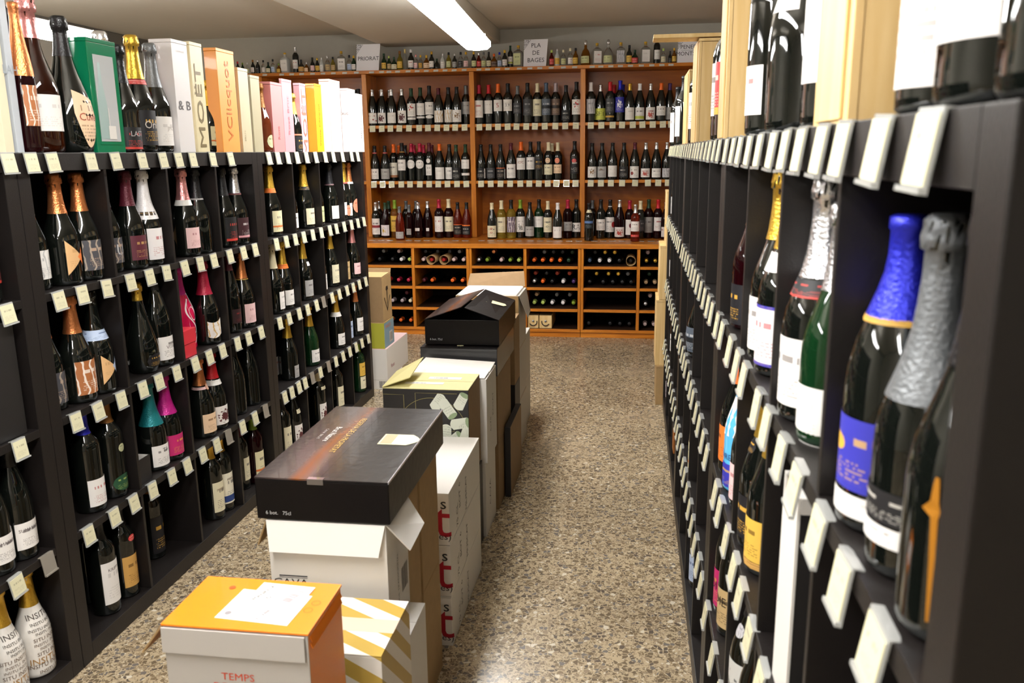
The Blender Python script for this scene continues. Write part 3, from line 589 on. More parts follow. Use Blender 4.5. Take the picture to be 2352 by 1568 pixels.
# ---- bottles standing on the wooden shelves: (px, type, glass, capsule, label, options)
B_, G_ = 'bordeaux', 'burgundy'
TALL = dict(lab=(.03, .165)); HI = dict(lab=(.085, .165))
ROWS = {
 'upper': (1.6831, 250, 7.14, [
  [(856, G_, 'dark', 'silver', 'white dots', {}), (878, G_, 'dark', 'silver', 'white figure', {}), (900, G_, 'dark', 'silver', 'plain white', {}), (924, G_, 'dark', 'silver', 'white figure', dict(lab=(.02, .12))),
   (945.5, B_, 'dark', 'dark green', 'white red star', dict(lab=(.07, .175), extra=[('white', .045, .063, 1.05)])), (964.5, B_, 'dark', 'dark green', 'plain white', dict(lab=(.08, .175), extra=[('white', .055, .07, 1.05)], scale=1.02)),
   (985.6, B_, 'dark', 'black', 'white', dict(lab=(.08, .175), extra=[('plain white', .05, .075, .9, 'oval')], scale=1.06)), (1008, G_, 'dark', 'maroon', 'white wave', dict(lab=(.02, .115))), (1029, G_, 'dark', 'black', 'white wave', dict(lab=(.02, .12), scale=1.02)),
   (1050, G_, 'dark', 'black', 'white brown figure', dict(lab=(.02, .115), scale=1.02)), (1069, B_, 'dark', 'grey', 'grey', dict(lab=(.08, .175), scale=1.05))],
  [(1101, B_, 'dark', 'crimson', 'white red', dict(lab=(.05, .18), scale=1.05)), (1122, B_, 'dark', 'red', 'plain white', dict(lab=(.08, .18), scale=1.05)), (1144, B_, 'dark', 'orange', 'plain white', dict(lab=(.095, .18), scale=1.07, txt=('5', .05, .137, 'a84038'))),
   (1167, B_, 'dark', 'black', 'plain white', dict(lab=(.095, .18), scale=1.07, txt=('3.9', .03, .137, '55555a'))), (1189, B_, 'dark', 'grey', 'dark grey', dict(lab=(.08, .165))), (1212, B_, 'dark', 'black', 'dark grey', dict(lab=(.06, .18), scale=1.07)),
   (1234, B_, 'dark', 'cream', 'cream', dict(lab=(.055, .18), scale=1.06)), (1255, B_, 'dark', 'slate', 'slate', dict(lab=(.06, .18), scale=1.06)), (1276, B_, 'dark', 'lilac', 'brown', dict(lab=(.06, .18), scale=1.06)),
   (1300, G_, 'dark', 'black', 'black', dict(lab=(.02, .1))), (1324, B_, 'dark', 'black', 'white red star', dict(lab=(.06, .17), scale=1.07))],
  [(1357, B_, 'dark', 'white', 'silver', dict(lab=(.065, .175), scale=1.05)), (1379, G_, 'dark', 'silver', 'lime', dict(lab=(.02, .11), txt=('SET', .052, .066, '33331c'), half=1.15)), (1401, B_, 'dark', 'red', 'dark grey', dict(lab=(.07, .175), extra=[('gold', .035, .048, 1.)], scale=1.05)),
   (1424, B_, 'dark', 'blue', 'blue white', dict(lab=(.07, .18), scale=1.08)), (1446, G_, 'dark', 'gold', 'plain white', dict(lab=(.015, .11))), (1469, G_, 'dark', 'white', 'white yellow field', dict(lab=(.015, .11))),
   (1494, G_, 'dark', 'silver', 'white red figure', dict(lab=(.015, .11))), (1518, G_, 'dark', 'orange', 'white', dict(lab=(.045, .118))), (1538, G_, 'dark', 'purple', 'grey', dict(lab=(.015, .11)))]]),
 'middle': (1.2224, 370, 7.14, [
  [(861.5, G_, 'dark', 'black', 'white', dict(neck=('red', .232, .241))), (885, G_, 'dark', 'black', 'grey', dict(neck=('red', .232, .241))), (901, B_, 'dark', 'orange', 'cream brown', dict(lab=(.03, .15), scale=1.03)),
   (924, B_, 'dark', 'black', 'white', dict(lab=(.085, .17), scale=1.06, neck=('amber', .225, .233))), (944, B_, 'dark', 'crimson', 'plain white', dict(lab=(.1, .17), shape='oval', half=1.0, scale=1.04)), (965, B_, 'dark', 'crimson', 'white', dict(lab=(.1, .17), shape='oval', half=1.0, scale=1.04)),
   (985, B_, 'dark', 'maroon', 'white', dict(lab=(.045, .13), half=.7, scale=1.05, extra=[('plain white', .142, .178, .45, 'oval')])), (1010, G_, 'dark', 'orange', 'plain white', dict(lab=(.015, .11), scale=1.03)), (1031, G_, 'dark', 'black', 'white', dict(lab=(.015, .11), scale=1.02)),
   (1049, G_, 'dark', 'dark green', 'black', dict(lab=(.015, .11), txt=('2012', .02, .08, 'b8b4ae'))), (1070, B_, 'dark', 'dark green', 'plain white', dict(lab=(.1, .175), extra=[('plain white', .045, .065, 1.05)]))],
  [(1105, G_, 'dark', 'black', 'black', dict(extra=[('white', .02, .1, .16, 'rect', 1.0)])), (1127, G_, 'dark', 'black', 'dark grey', {}), (1150, G_, 'dark', 'black', 'black orange', dict(extra=[('white', .015, .095, .13, 'rect', 1.05)])), (1174, G_, 'dark', 'maroon', 'white', dict(lab=(.02, .13), scale=1.03)),
   (1197, B_, 'dark', 'orange', 'plain white', dict(lab=(.085, .175), scale=1.05, txt=('tOC', .028, .14, 'a06048'))), (1218, B_, 'dark', 'black', 'white', dict(lab=(.085, .18), scale=1.05)), (1238, B_, 'dark', 'black', 'black gold', dict(lab=(.085, .17), scale=1.05)),
   (1260, B_, 'dark', 'cream', 'cream', dict(lab=(.045, .125), scale=1.03, extra=[('peach', .135, .178, .55, 'oval')])), (1281, B_, 'dark', 'cream', 'peach', dict(lab=(.055, .125), scale=1.02, extra=[('salmon', .135, .178, .55, 'oval')])), (1320, B_, 'dark', 'black', 'black', dict(lab=(.05, .17), scale=1.05, extra=[('red', .135, .165, .5, 'oval')]))],
  [(1360, G_, 'dark', 'black', 'white brown figure', dict(lab=(.02, .108))), (1383, G_, 'dark', 'black', 'grey', dict(lab=(.02, .108), extra=[('#6a543c', .075, .095, .25, 'tri')])), (1407, G_, 'dark', 'black', 'plain white', dict(lab=(.025, .115))), (1433, G_, 'dark', 'black', 'black', {}),
   (1458, G_, 'dark', 'maroon', 'white red ball', dict(lab=(.015, .108))), (1483, G_, 'dark', 'silver', 'white red figure', dict(lab=(.02, .09))), (1507.5, G_, 'dark', 'silver', 'white', dict(lab=(.018, .09))), (1531.5, G_, 'dark', 'silver', 'silver', dict(lab=(.018, .09)))]]),
 'lower': (.7496, 500, 7.04, [
  [(864, B_, 'dark', 'silver', 'white red band', TALL), (885.5, G_, 'dark rose', 'dark green', 'white duck', dict(lab=(.02, .11))), (905.5, B_, 'amber', 'green', 'yellow', dict(lab=(.05, .175), scale=1.06)),
   (918, G_, 'rose', 'grey', 'grey', dict(lab=(.015, .075), scale=.93, Y=6.86)), (940, B_, 'dark rose', 'grey', 'grey', dict(lab=(.03, .085), scale=.93, half=.6)), (961, G_, 'dark rose', 'silver', 'plain white', dict(lab=(.06, .085), half=.5, scale=1.01)),
   (980, G_, 'dark rose', 'silver', 'white', dict(lab=(.055, .08), half=.3, scale=1.03)), (1009, B_, 'dark rose', 'crimson', 'white red', dict(lab=(.05, .17), scale=1.08)), (1029, B_, 'dark rose', 'cream', 'cream', dict(lab=(.05, .165), scale=1.08)),
   (1050.5, G_, 'rose', 'black', 'black orange', dict(lab=(.03, .115))), (1072, G_, 'rose', 'black', 'black', dict(lab=(.03, .1), extra=[('orange', .103, .112, 1.)]))],
  [(1130, G_, 'dark', 'cream', 'cream', dict(txt=('1018', .034, .062, 'b04a3c', True), lab=(.015, .11), Y=6.98)), (1153.5, B_, 'golden', 'cream', 'cream', dict(lab=(.05, .17), scale=1.05)), (1175, B_, 'golden', 'black', 'purple', dict(lab=(.05, .17), scale=1.06)),
   (1195, B_, 'dark', 'green', 'white tree', dict(lab=(.05, .17), scale=1.06)), (1217, G_, 'dark', 'black', 'grey', dict(lab=(.02, .1))), (1237, B_, 'green', 'black', 'plain white', dict(lab=(.085, .17), scale=1.06)),
   (1258, B_, 'dark', 'cream', 'cream', dict(lab=(.05, .17), scale=1.02, txt=('1018', .034, .105, '5c6a5a', True))), (1281, G_, 'dark', 'white', 'plain white', dict(lab=(.015, .105), Y=6.95)), (1304, B_, 'dark rose', 'crimson', 'grey', dict(lab=(.06, .13), scale=1.06)),
   (1323, B_, 'dark', 'black', 'plain white', dict(lab=(.05, .12), scale=1.06, txt=('RA', .055, .085, '1c1618')))],
  [(1353, B_, 'dark', 'black', 'blue square', dict(lab=(.1, .17), Y=6.84, neck=('cream', .225, .247))), (1380, B_, 'dark', 'black', 'white', dict(lab=(.065, .15), scale=1.06)), (1401, B_, 'dark', 'black', 'white red disc', dict(lab=(.05, .165), scale=1.05, neck=('white neck', .245, .25))),
   (1423, G_, 'dark rose', 'silver', 'white red figure', dict(lab=(.015, .09), scale=1.06)), (1446, B_, 'dark rose', 'crimson', 'white wine glass', dict(lab=(.03, .15), scale=1.03)), (1459.5, B_, 'rose', 'silver', 'white', dict(lab=(.085, .165), extra=[('red', .04, .058, 1.)], Y=6.80, scale=.97)),
   (1471, B_, 'dark', 'cream', 'dark grey', dict(lab=(.06, .15), scale=1.02)), (1490, B_, 'dark rose', 'dark green', 'grey', dict(lab=(.045, .165), scale=1.05)), (1511.6, B_, 'dark rose', 'red', 'white red', dict(lab=(.06, .165), scale=1.05)), (1529, G_, 'dark rose', 'silver', 'white dots', dict(lab=(.02, .1)))]])}
BAY = ['bay under PRIORAT', 'bay under BAGES', 'bay touching rack']
WORD = lambda k: {'plain white': 'blank white', 'white lines': 'white lined', '': 'no'}.get(k, k)
for shelf, (z, py, Y, bays) in ROWS.items():
    for bi, lst in enumerate(bays):
        prev = None
        for k, (px, t, g, c, lk, op) in enumerate(lst):
            op = dict(op); yy = op.pop('Y', Y); x = onY(px, py, yy)[0]; rad = P[t]['R'] * op.get('scale', 1.) + .0006
            if prev is not None and 'Y' not in lst[k][5]:      # bottles too tight to stand in line are staggered in depth, as in the shop
                gap = x - prev[0]; need = rad + prev[2]
                if gap < need and abs(yy - prev[1]) < need: yy = prev[1] + math.sqrt(need ** 2 - gap ** 2) * (1 if prev[1] <= Y + .001 else -1)
                if yy > 7.30: yy = 7.14
            prev = (x, yy, rad)
            gl = {'dark': 'dark', 'dark rose': 'dark rosé'}.get(g, g).replace('rose', 'rosé') if g == 'rose' else {'dark rose': 'dark rosé'}.get(g, g)
            bottle(t, g, c, lk, (x, yy, z), R_(random.uniform(-8, 8)) if 'txt' not in op else 0,
                   f"{gl} bottle, {c} capsule, {WORD(lk)} label, {ORD[k]} on {shelf} shelf, {BAY[bi]}", cat='bottle', group=f'wine bottles on the {shelf} wooden shelf', **op)
# a second rank seen between the necks
for i, (px, z, py, c) in enumerate([(874, 1.6831, 250, 'silver'), (895, 1.6831, 250, 'silver'), (911, 1.2224, 370, 'orange'), (931, 1.2224, 370, 'black'), (951, 1.2224, 370, 'crimson'), (973, 1.2224, 370, 'crimson'), (992, 1.2224, 370, 'maroon'),
                                  (870.5, .7496, 500, 'silver'), (893, .7496, 500, 'dark green'), (933, .7496, 500, 'grey'), (956, .7496, 500, 'grey'), (1268, 1.2224, 370, 'cream'), (1410, 1.6831, 250, 'red'), (1430, 1.6831, 250, 'blue'), (1360.5, .7496, 500, 'grey')]):
    x = onY(px, py, 7.24)[0]; yb_ = 7.33 if c == 'orange' else 7.25
    sh = {1.6831: 'upper', 1.2224: 'middle', .7496: 'lower'}[z]
    bottle(B_, 'dark', c, None, (x, yb_, z), 0, f"{c}-topped dark bottle in the back row of the {sh} wooden shelf, {ORD[i]} such neck", group='wine bottles standing in the second rank')
# bottles in the left hand bay, above the gift boxes
for i, px in enumerate((801, 812, 824)):
    bottle(B_, 'dark', 'black', 'dark grey', (onY(px, 230, 7.16)[0], 7.235 if i == 1 else 7.16, 1.6831), 0, f"dark bottle neck behind the white gift boxes, {ORD[i]} of three on upper wooden shelf", group='wine bottles on the upper wooden shelf', scale=1.02)

# ---- miniatures on the top board
SM = [  # px, type, glass, cap, label, scale
 (546, 'mini', 'dark', 'red', 'white', 1.), (557, 'mini', 'green', 'green', 'cream', .9), (568, 'mini', 'clear', 'silver', 'pale green', .9), (581, 'mini', 'dark', 'amber', 'white red', 1.1), (592, 'mini', 'dark', 'silver', 'black', 1.1), (605, 'mini', 'clear', 'black', 'white', 1.05),
 (616, 'squat', 'green', 'black', 'cream', 1.1), (627, 'mini', 'clear', 'black', 'pale blue', 1.1), (640, 'squat', 'amber', 'green', 'yellow', .95), (656, 'square', 'frosted', 'yellow', 'plain white', 1.02), (680, 'bordeaux', 'dark', 'silver', 'white red', .72), (692, 'squat', 'dark', 'black', 'ochre', 1.25),
 (704, 'squat', 'amber', 'silver', 'peach', 1.), (718, 'mini', 'dark', 'black', 'pink', 1.15), (729, 'mini', 'dark', 'gold', 'yellow', 1.1), (739, 'mini', 'frosted', 'silver', 'white', 1.15), (752.6, 'mini', 'clear', 'silver', 'tan', 1.25), (765, 'mini', 'golden', 'black', 'tan', 1.15),
 (785, 'square', 'clear', 'yellow', 'white', 1.02), (803, 'mini', 'clear', 'black', 'pale blue', 1.25), (813, 'mini', 'green', 'yellow', 'white red', 1.2),
 (882.5, 'mini', 'green', 'dark green', 'yellow', 1.3), (894, 'mini', 'green', 'pale green', 'tan', 1.1), (905.6, 'squat', 'green', 'dark green', 'cream', 1.25), (919, 'mini', 'golden', 'amber', 'yellow', 1.45), (931, 'flute', 'clear', 'pale gold', None, .52), (944.7, 'mini', 'dark', 'white', 'white red', 1.55),
 (955.7, 'mini', 'clear', 'pink', 'pink', 1.15), (966.5, 'mini', 'clear', 'yellow', 'gold', 1.1), (980, 'squat', 'amber', 'gold', 'peach', 1.35), (992, 'mini', 'dark', 'gold', 'white', 1.35), (1003.7, 'squat', 'dark', 'dark green', None, 1.), (1017.4, 'mini', 'frosted', 'silver', 'white', 1.2),
 (1031, 'mini', 'golden', 'black', 'pale green', 1.25), (1044.5, 'mini', 'dark', 'silver', 'grey', 1.15), (1058.6, 'mini', 'clear', 'black', 'black', 1.25), (1070.7, 'mini', 'clear', 'yellow', 'pink', 1.25), (1088.5, 'mini', 'dark', 'yellow', 'pale green', 1.25), (1100, 'mini', 'rose', 'silver', 'red', 1.15),
 (1110.8, 'mini', 'clear', 'grey', 'pale green', 1.2), (1122.9, 'mini', 'dark', 'black', 'cream', 1.2), (1135, 'squat', 'amber', 'orange', 'brown', 1.3), (1147.5, 'mini', 'clear', 'blue', 'pale blue', 1.15), (1159.6, 'mini', 'dark', 'yellow', 'white red', 1.3), (1172.5, 'bordeaux', 'dark', 'dark green', 'white yellow field', .58),
 (1191, 'square', 'clear', 'yellow', 'pale green', 1.05), (1267, 'mini', 'rose', 'pale green', 'red', 1.2), (1280, 'mini', 'frosted', 'silver', 'yellow', 1.3), (1294, 'mini', 'clear', 'cream', 'pale green', 1.2), (1310, 'mini', 'clear', 'cream', 'white red', 1.3), (1322, 'mini', 'amber', 'black', 'yellow', 1.3),
 (1345, 'decanter', 'amber', 'silver', 'pale green', 1.), (1371, 'square', 'clear', 'yellow', 'white red', 1.05), (1397, 'decanter', 'clear', 'silver', 'pale green', 1.), (1425.5, 'square', 'clear', 'yellow', 'silver', 1.05), (1445, 'mini', 'dark', 'black', 'yellow', 1.4), (1458, 'squat', 'green', 'dark green', 'red', 1.3),
 (1482, 'square', 'clear', 'yellow', 'plain white', 1.05), (1508, 'bordeaux', 'dark', 'orange', 'plain white', .72), (1523, 'mini', 'clear', 'pale green', 'cream', 1.1), (1538.6, 'mini', 'dark', 'black', 'black', .9), (1548, 'mini', 'amber', 'yellow', 'yellow', 1.1)]
for i, (px, t, g, c, lk, sc_) in enumerate(SM):
    yy = 7.125 if t in ('mini', 'squat') else 7.16
    where = 'on board before PRIORAT' if px < 820 else ('on board between signs' if px < 1200 else 'on board past BAGES')
    k = i if px < 820 else (i - 21 if px < 1200 else i - 46)
    lo = dict(lab=(.05, .15)) if t == 'bordeaux' else {}
    bottle(t, g, c, lk, (onY(px, 150, yy)[0], yy, 2.1262), R_(random.uniform(-15, 15)),
           f"small {g.replace('rose','rosé')} bottle, {c} cap, {WORD(lk or 'no')} label, {ORD[k]} {where}", name='miniature_bottle' if t != 'decanter' else 'decanter_bottle',
           scale=sc_, n=16, group='miniature bottles along the top board', **lo)
# ---- region signs
def sign(pl, pr, yb, yt, txt, label, sz, rule=False):
    a = onY(pl, yb, 7.10); b = onY(pr, yb, 7.10); zt = onY((pl + pr) / 2, yt, 7.10)[2]
    wd = b[0] - a[0]; h = zt - 2.127
    t = thing('shelf_sign', uniq(label), 'sign', ((a[0] + b[0]) / 2, 7.095, 2.1265), R_(-1), 'white region signs'); t.rotation_euler = (R_(-7), 0, R_(-2))
    sh = .014
    V = [(-wd / 2 - sh * 0, 0, 0), (wd / 2 - sh, 0, 0), (wd / 2, 0, h), (-wd / 2 + sh * .4, 0, h), (-wd / 2 - sh * 0, .003, 0), (wd / 2 - sh, .003, 0), (wd / 2, .003, h), (-wd / 2 + sh * .4, .003, h)]
    Fc = [(0, 1, 2, 3), (4, 7, 6, 5), (0, 3, 7, 4), (1, 5, 6, 2), (3, 2, 6, 7), (0, 4, 5, 1)]
    mobj('sign_sheet', mesh('sign_sheet', V, Fc, mat('sign_paper', s('eceaf0'), .5)), t)
    for k, ln in enumerate(txt):
        text_flat(t, ln, sz, (0 + .002, -.0005, h * .5 + (len(txt) / 2 - k - .5) * sz * 1.2 - (.01 if len(txt) == 1 else 0)), (1, 0, 0), (0, 0, 1), ink('3c3c42'))
    if rule: mobj('rule', boxmesh('rule', (-wd * .36, -.0012, h * .5), (wd * .1, -.0005, h * .5 + .002), ink('6a6a70')), t)
    # lace-like grey ornament in the corner
    V, Fc = [], []; rr = random.Random(5)
    for i in range(9):
        for j in range(9 - i):
            if (i + j) % 2 == 0 or rr.random() < .4:
                q = len(V); x = -wd / 2 + .006 + i * .0062; zz = h - .003 - j * .0085
                V += [(x, -.0008, zz), (x + .0035, -.0008, zz - .004), (x, -.0008, zz - .008), (x - .0035, -.0008, zz - .004)]; Fc.append((q + 3, q + 2, q + 1, q))
    mobj('corner_ornament', mesh('corner_ornament', V, Fc, ink('5a5a60')), t)
    mobj('foot', boxmesh('foot', (-wd * .4, .0035, 0.001), (wd * .3, .03, .004), mat('sign_paper', (1, 1, 1))), t)
sign(818, 874, 158, 100, ['PRIORAT'], 'white sheet sign reading PRIORAT on the top board', .046)
sign(1202, 1258, 148, 89, ['PLA', 'DE', 'BAGES'], 'white sheet sign reading PLA DE BAGES on the top board', .048)
sign(1555, 1618, 146, 86, ['PENEDÈS', 'MONTSANT'], 'white sheet sign reading PENEDÈS and MONTSANT behind the open pine box', .043, True)

# ---- lying bottles in the cubbies: (px, py, capsule)
def A(x, y): return 840 + x / 6.19, 540 + y / 6.19
def Bc(x, y): return 1190 + x / 6.273, 540 + y / 6.273
LY = [(A, 252, 222, 'grey'), (A, 468, 212, 'lilac'), (A, 195, 330, 'black'), (A, 377, 330, 'black'), (A, 503, 342, 'white'), (A, 632, 335, 'pale green'), (A, 848, 213, 'black'), (A, 1020, 215, 'black'), (A, 1190, 212, 'black'), (A, 1330, 225, 'grey'),
 (A, 797, 338, 'pinkish'), (A, 925, 335, 'red'), (A, 1103, 333, 'red'), (A, 1248, 337, 'pinkish'), (A, 1387, 337, 'pinkish'), (A, 1818, 247, 'copper'), (A, 1583, 340, 'silver'), (A, 1720, 345, 'green'), (A, 1925, 347, 'pinkish'), (A, 2052, 350, 'green'), (A, 2185, 350, 'pale green'),
 (Bc, 378, 243, 'grey'), (Bc, 510, 245, 'black'), (Bc, 640, 247, 'black'), (Bc, 780, 255, 'dark green'), (Bc, 187, 340, 'orange'), (Bc, 313, 355, 'orange'), (Bc, 445, 357, 'orange'), (Bc, 577, 357, 'orange'), (Bc, 710, 360, 'dark green'),
 (Bc, 1252, 255, 'gold'), (Bc, 1392, 260, 'gold'), (Bc, 1110, 270, 'black'), (Bc, 1030, 370, 'slate'), (Bc, 1175, 370, 'white'), (Bc, 1315, 372, 'white'), (Bc, 1460, 363, 'black'), (Bc, 1620, 362, 'black'), (Bc, 1870, 250, 'lilac'), (Bc, 1813, 383, 'gold'), (Bc, 1947, 382, 'gold'), (Bc, 2078, 380, 'black'),
 (A, 325, 635, 'red'), (A, 465, 638, 'crimson'), (A, 605, 632, 'crimson'), (A, 795, 620, 'maroon'), (A, 935, 627, 'orange'), (A, 1230, 630, 'orange'), (A, 1372, 633, 'orange'), (A, 1592, 645, 'slate'), (A, 1730, 647, 'grey'), (A, 1868, 645, 'copper'), (A, 2030, 652, 'orange'), (A, 2178, 655, 'red'), (A, 1960, 537, 'black'), (A, 2110, 537, 'black'),
 (Bc, 250, 547, 'rust'), (Bc, 562, 542, 'rust'), (Bc, 740, 547, 'rust'), (Bc, 410, 560, 'black'), (Bc, 183, 663, 'silver'), (Bc, 325, 665, 'orange'), (Bc, 490, 668, 'black'), (Bc, 648, 668, 'white'), (Bc, 800, 672, 'purple'),
 (Bc, 1303, 560, 'gold'), (Bc, 1443, 565, 'gold'), (Bc, 1583, 568, 'grey'), (Bc, 1130, 575, 'gold'), (Bc, 1030, 676, 'black'), (Bc, 1225, 678, 'black'), (Bc, 1365, 678, 'black'), (Bc, 1503, 680, 'black'), (Bc, 1640, 680, 'black'), (Bc, 1890, 553, 'dark green'), (Bc, 2035, 553, 'black'), (Bc, 1813, 676, 'tan'), (Bc, 1960, 678, 'tan'), (Bc, 2105, 683, 'white'),
 (A, 580, 803, 'maroon'), (A, 380, 915, 'lilac'), (A, 515, 915, 'lilac'), (A, 655, 915, 'cream'), (Bc, 265, 852, 'tan'), (Bc, 557, 852, 'grey'), (Bc, 743, 852, 'grey'), (Bc, 188, 962, 'pale green'), (Bc, 335, 965, 'pale green'), (Bc, 490, 960, 'white'), (Bc, 645, 967, 'white'), (Bc, 798, 970, 'green'),
 (Bc, 1902, 893, 'pinkish'), (Bc, 1820, 1003, 'silver'), (Bc, 2000, 1008, 'silver'), (A, 357, 1215, 'orange'), (A, 497, 1215, 'orange'), (A, 657, 1210, 'orange'), (Bc, 1003, 1290, 'black'), (Bc, 1325, 1290, 'black'), (Bc, 1467, 1290, 'black'), (Bc, 1615, 1292, 'black'), (Bc, 1797, 1297, 'pinkish'), (Bc, 1940, 1300, 'pinkish')]
cnt = {}
edges = [-2.19, -1.752, -1.292, -.841, -.40, .049, .508]
LYP = []
for f, x, y, c in LY:
    px, py = f(x, y); p = onY(px, py, 6.69)
    row = min(range(4), key=lambda k: abs(p[2] - (ZB[k] + .07)))
    col = sum(p[0] > e for e in edges[1:-1])
    upper = p[2] - ZB[row] > .075
    z = ZB[row] + (.0365 + .066 if upper else .0365)
    LYP.append([row, col, upper, max(edges[col] + .062, min(p[0], edges[col + 1] - .062)), z, c])
LYP.sort(key=lambda q: (q[0], q[1], q[2], q[3]))
for i_, q in enumerate(LYP):   # bottles of one layer lie side by side
    if i_ and LYP[i_ - 1][:3] == q[:3]: q[3] = max(q[3], LYP[i_ - 1][3] + .0692)
for q in LYP:
    row, col, upper, x, z, c = q; k = (row, col, upper); cnt[k] = cnt.get(k, 0) + 1
    bottle(B_, 'dark', c, None, (x, 6.97, z), 0, f"lying bottle, {c} capsule end, {ORD[cnt[k]-1]} in {'upper' if upper else 'lower'} layer, {['top','second','third','bottom'][row]} cubby, {ORD[col]} column",
           lying=True, scale=.92, n=18, group='bottles lying in the wooden cubbies')
# paper sleeves round three lying bottles
for i, (f, x, y, c) in enumerate([(A, 925, 335, 0), (A, 1108, 325, 0), (Bc, 1625, 368, 0)]):
    px, py = f(x, y); p = onY(px, py, 6.64); rr = .0378; V, Fc = [], []; p = (min(p[0], .049 - .052) if i == 2 else p[0], 0, 0)
    for k in range(24):
        a = 2 * math.pi * k / 24; e = 1 + .04 * math.sin(3 * a + i)
        V += [(rr * e * math.cos(a), 0, rr * e * math.sin(a)), (rr * .99 * math.cos(a), .2, rr * .99 * math.sin(a)), ((rr - .002) * e * math.cos(a), 0, (rr - .002) * e * math.sin(a)), ((rr - .002) * math.cos(a), .2, (rr - .002) * math.sin(a))]
    for k in range(24):
        a, b = 4 * k, 4 * ((k + 1) % 24); Fc += [(a, b, b + 1, a + 1), (a + 2, a + 3, b + 3, b + 2), (a, a + 2, b + 2, b)]
    z = .571 + rr + .001
    o = mobj('paper_sleeve', mesh('paper_sleeve', V, Fc, M_KRAFT, smooth=True)); o.location = (p[0], 6.645, z)
    o['label'] = uniq(['open kraft paper sleeve round a red-capped lying bottle, its mouth creased', 'rounder kraft paper sleeve around the second red-capped lying bottle', 'thin paper sleeve round a dark lying bottle beside the gold-capped ones'][i]); o['category'] = 'sleeve'
# pine boxes with hook handles, bottom cubby
for i, (xa, xb) in enumerate(((1195.5, 1208), (1210, 1236.5), (1238, 1267))):
    a = onY(xa, 740, 6.62)[0]; b = onY(xb, 740, 6.62)[0]
    if i == 0: a, b = -.96, -.858
    a = max(a, -.826) if i else a
    t = thing('pine_wine_box', uniq(['pine wine box in the bottom cubby, half hidden by cartons', 'square pine wine box end with hook handle curling left, bottom cubby', 'square pine wine box end with hook handle curling right, bottom cubby'][i]), 'box', ((a + b) / 2, 6.78, .064), 0, 'pine boxes in the bottom cubby')
    hw = (b - a) / 2 - .001
    mobj('box_body', boxmesh('box_body', (-hw, -.14, .0005), (hw, .2, .105), M_PINE, bev=.002), t)
    V, Fc = [], []; sg = 1 if i == 1 else -1
    for k in range(11):
        a_ = R_(-150 + 165 * k / 10); 
        for rr in (.027, .034):
            for yy in (-.141, -.149): V.append((sg * (.034 * 0 + rr * math.cos(a_)) , yy, .052 + rr * math.sin(a_)))
    for k in range(10):
        q = 4 * k; Fc += [(q, q + 4, q + 6, q + 2), (q + 1, q + 3, q + 7, q + 5), (q, q + 1, q + 5, q + 4), (q + 2, q + 6, q + 7, q + 3)]
    mobj('rope_handle', mesh('rope_handle', V, Fc, ink('2c2620')), t)
    V, Fc = lathe([(0, 0), (.009, 0), (.009, .006), (.005, .008), (0, .008)], 14)
    mobj('bolt_head', mesh('bolt_head', [(x + 0.0, -.1405 - z, .058 + y) for x, y, z in V], Fc, mat('zinc', s('9aa0a8'), .35, .9)), t)

# ================================================================== BOTTLES IN THE BLACK RACKS
LAYNAME = ['top', 'second', 'third', 'bottom']
PLACED = {}
def comp_walls(side, y):
    for u in (UL if side == 'L' else UR):
        if u <= y < u + 1.43:
            dv = [.376, .694, 1.032] if (side == 'R' and u == UR[0]) else DIV
            walls = [u + .046] + [u + q for q in dv] + [u + (1.436 if side == 'R' else 1.417) - .046]
            k = min(range(4), key=lambda i: abs((walls[i] + walls[i + 1]) / 2 - y))
            return walls[k] + .007, walls[k + 1] - .007
    return None
def stand(side, row, px, py, t, g, c, lk, label, off=.062, name=None, turn=0., y=None, **op):
    """a bottle on a rack shelf (row 0-3), or row -1: on top of the rack"""
    X = XL if side == 'L' else XR; d = -1 if side == 'L' else 1
    if side == 'R' and row >= 0 and off < .075: off = .05
    zt = ZL if side == 'L' else ZR
    if y is None: y = onX(px, py, X + d * off)[1]
    r = P[t]['R'] * op.get('scale', 1.) + .0012
    z = zt if row < 0 else zt - LEV[row]
    if row >= 0: y = max(.53, min(y, 4.75 if side == 'L' else 4.70))
    cw = comp_walls(side, y) if row >= 0 else (-9, 9)
    op['hmax'] = ((LEV[0] - .048 if row == 0 else LEV[row] - LEV[row - 1] - .022) - .008) if row >= 0 else 9
    op.setdefault('n', 28 if side == 'L' else 36)
    rz = (R_(90) if side == 'L' else R_(-90)) + R_(turn)
    o = bottle(t, g, c, lk, (X + d * off, y, z + .0006), rz, label, name=name, **op)
    PLACED.setdefault((side, row, round(cw[0], 3)), []).append([o, y, off, r, cw]); return o
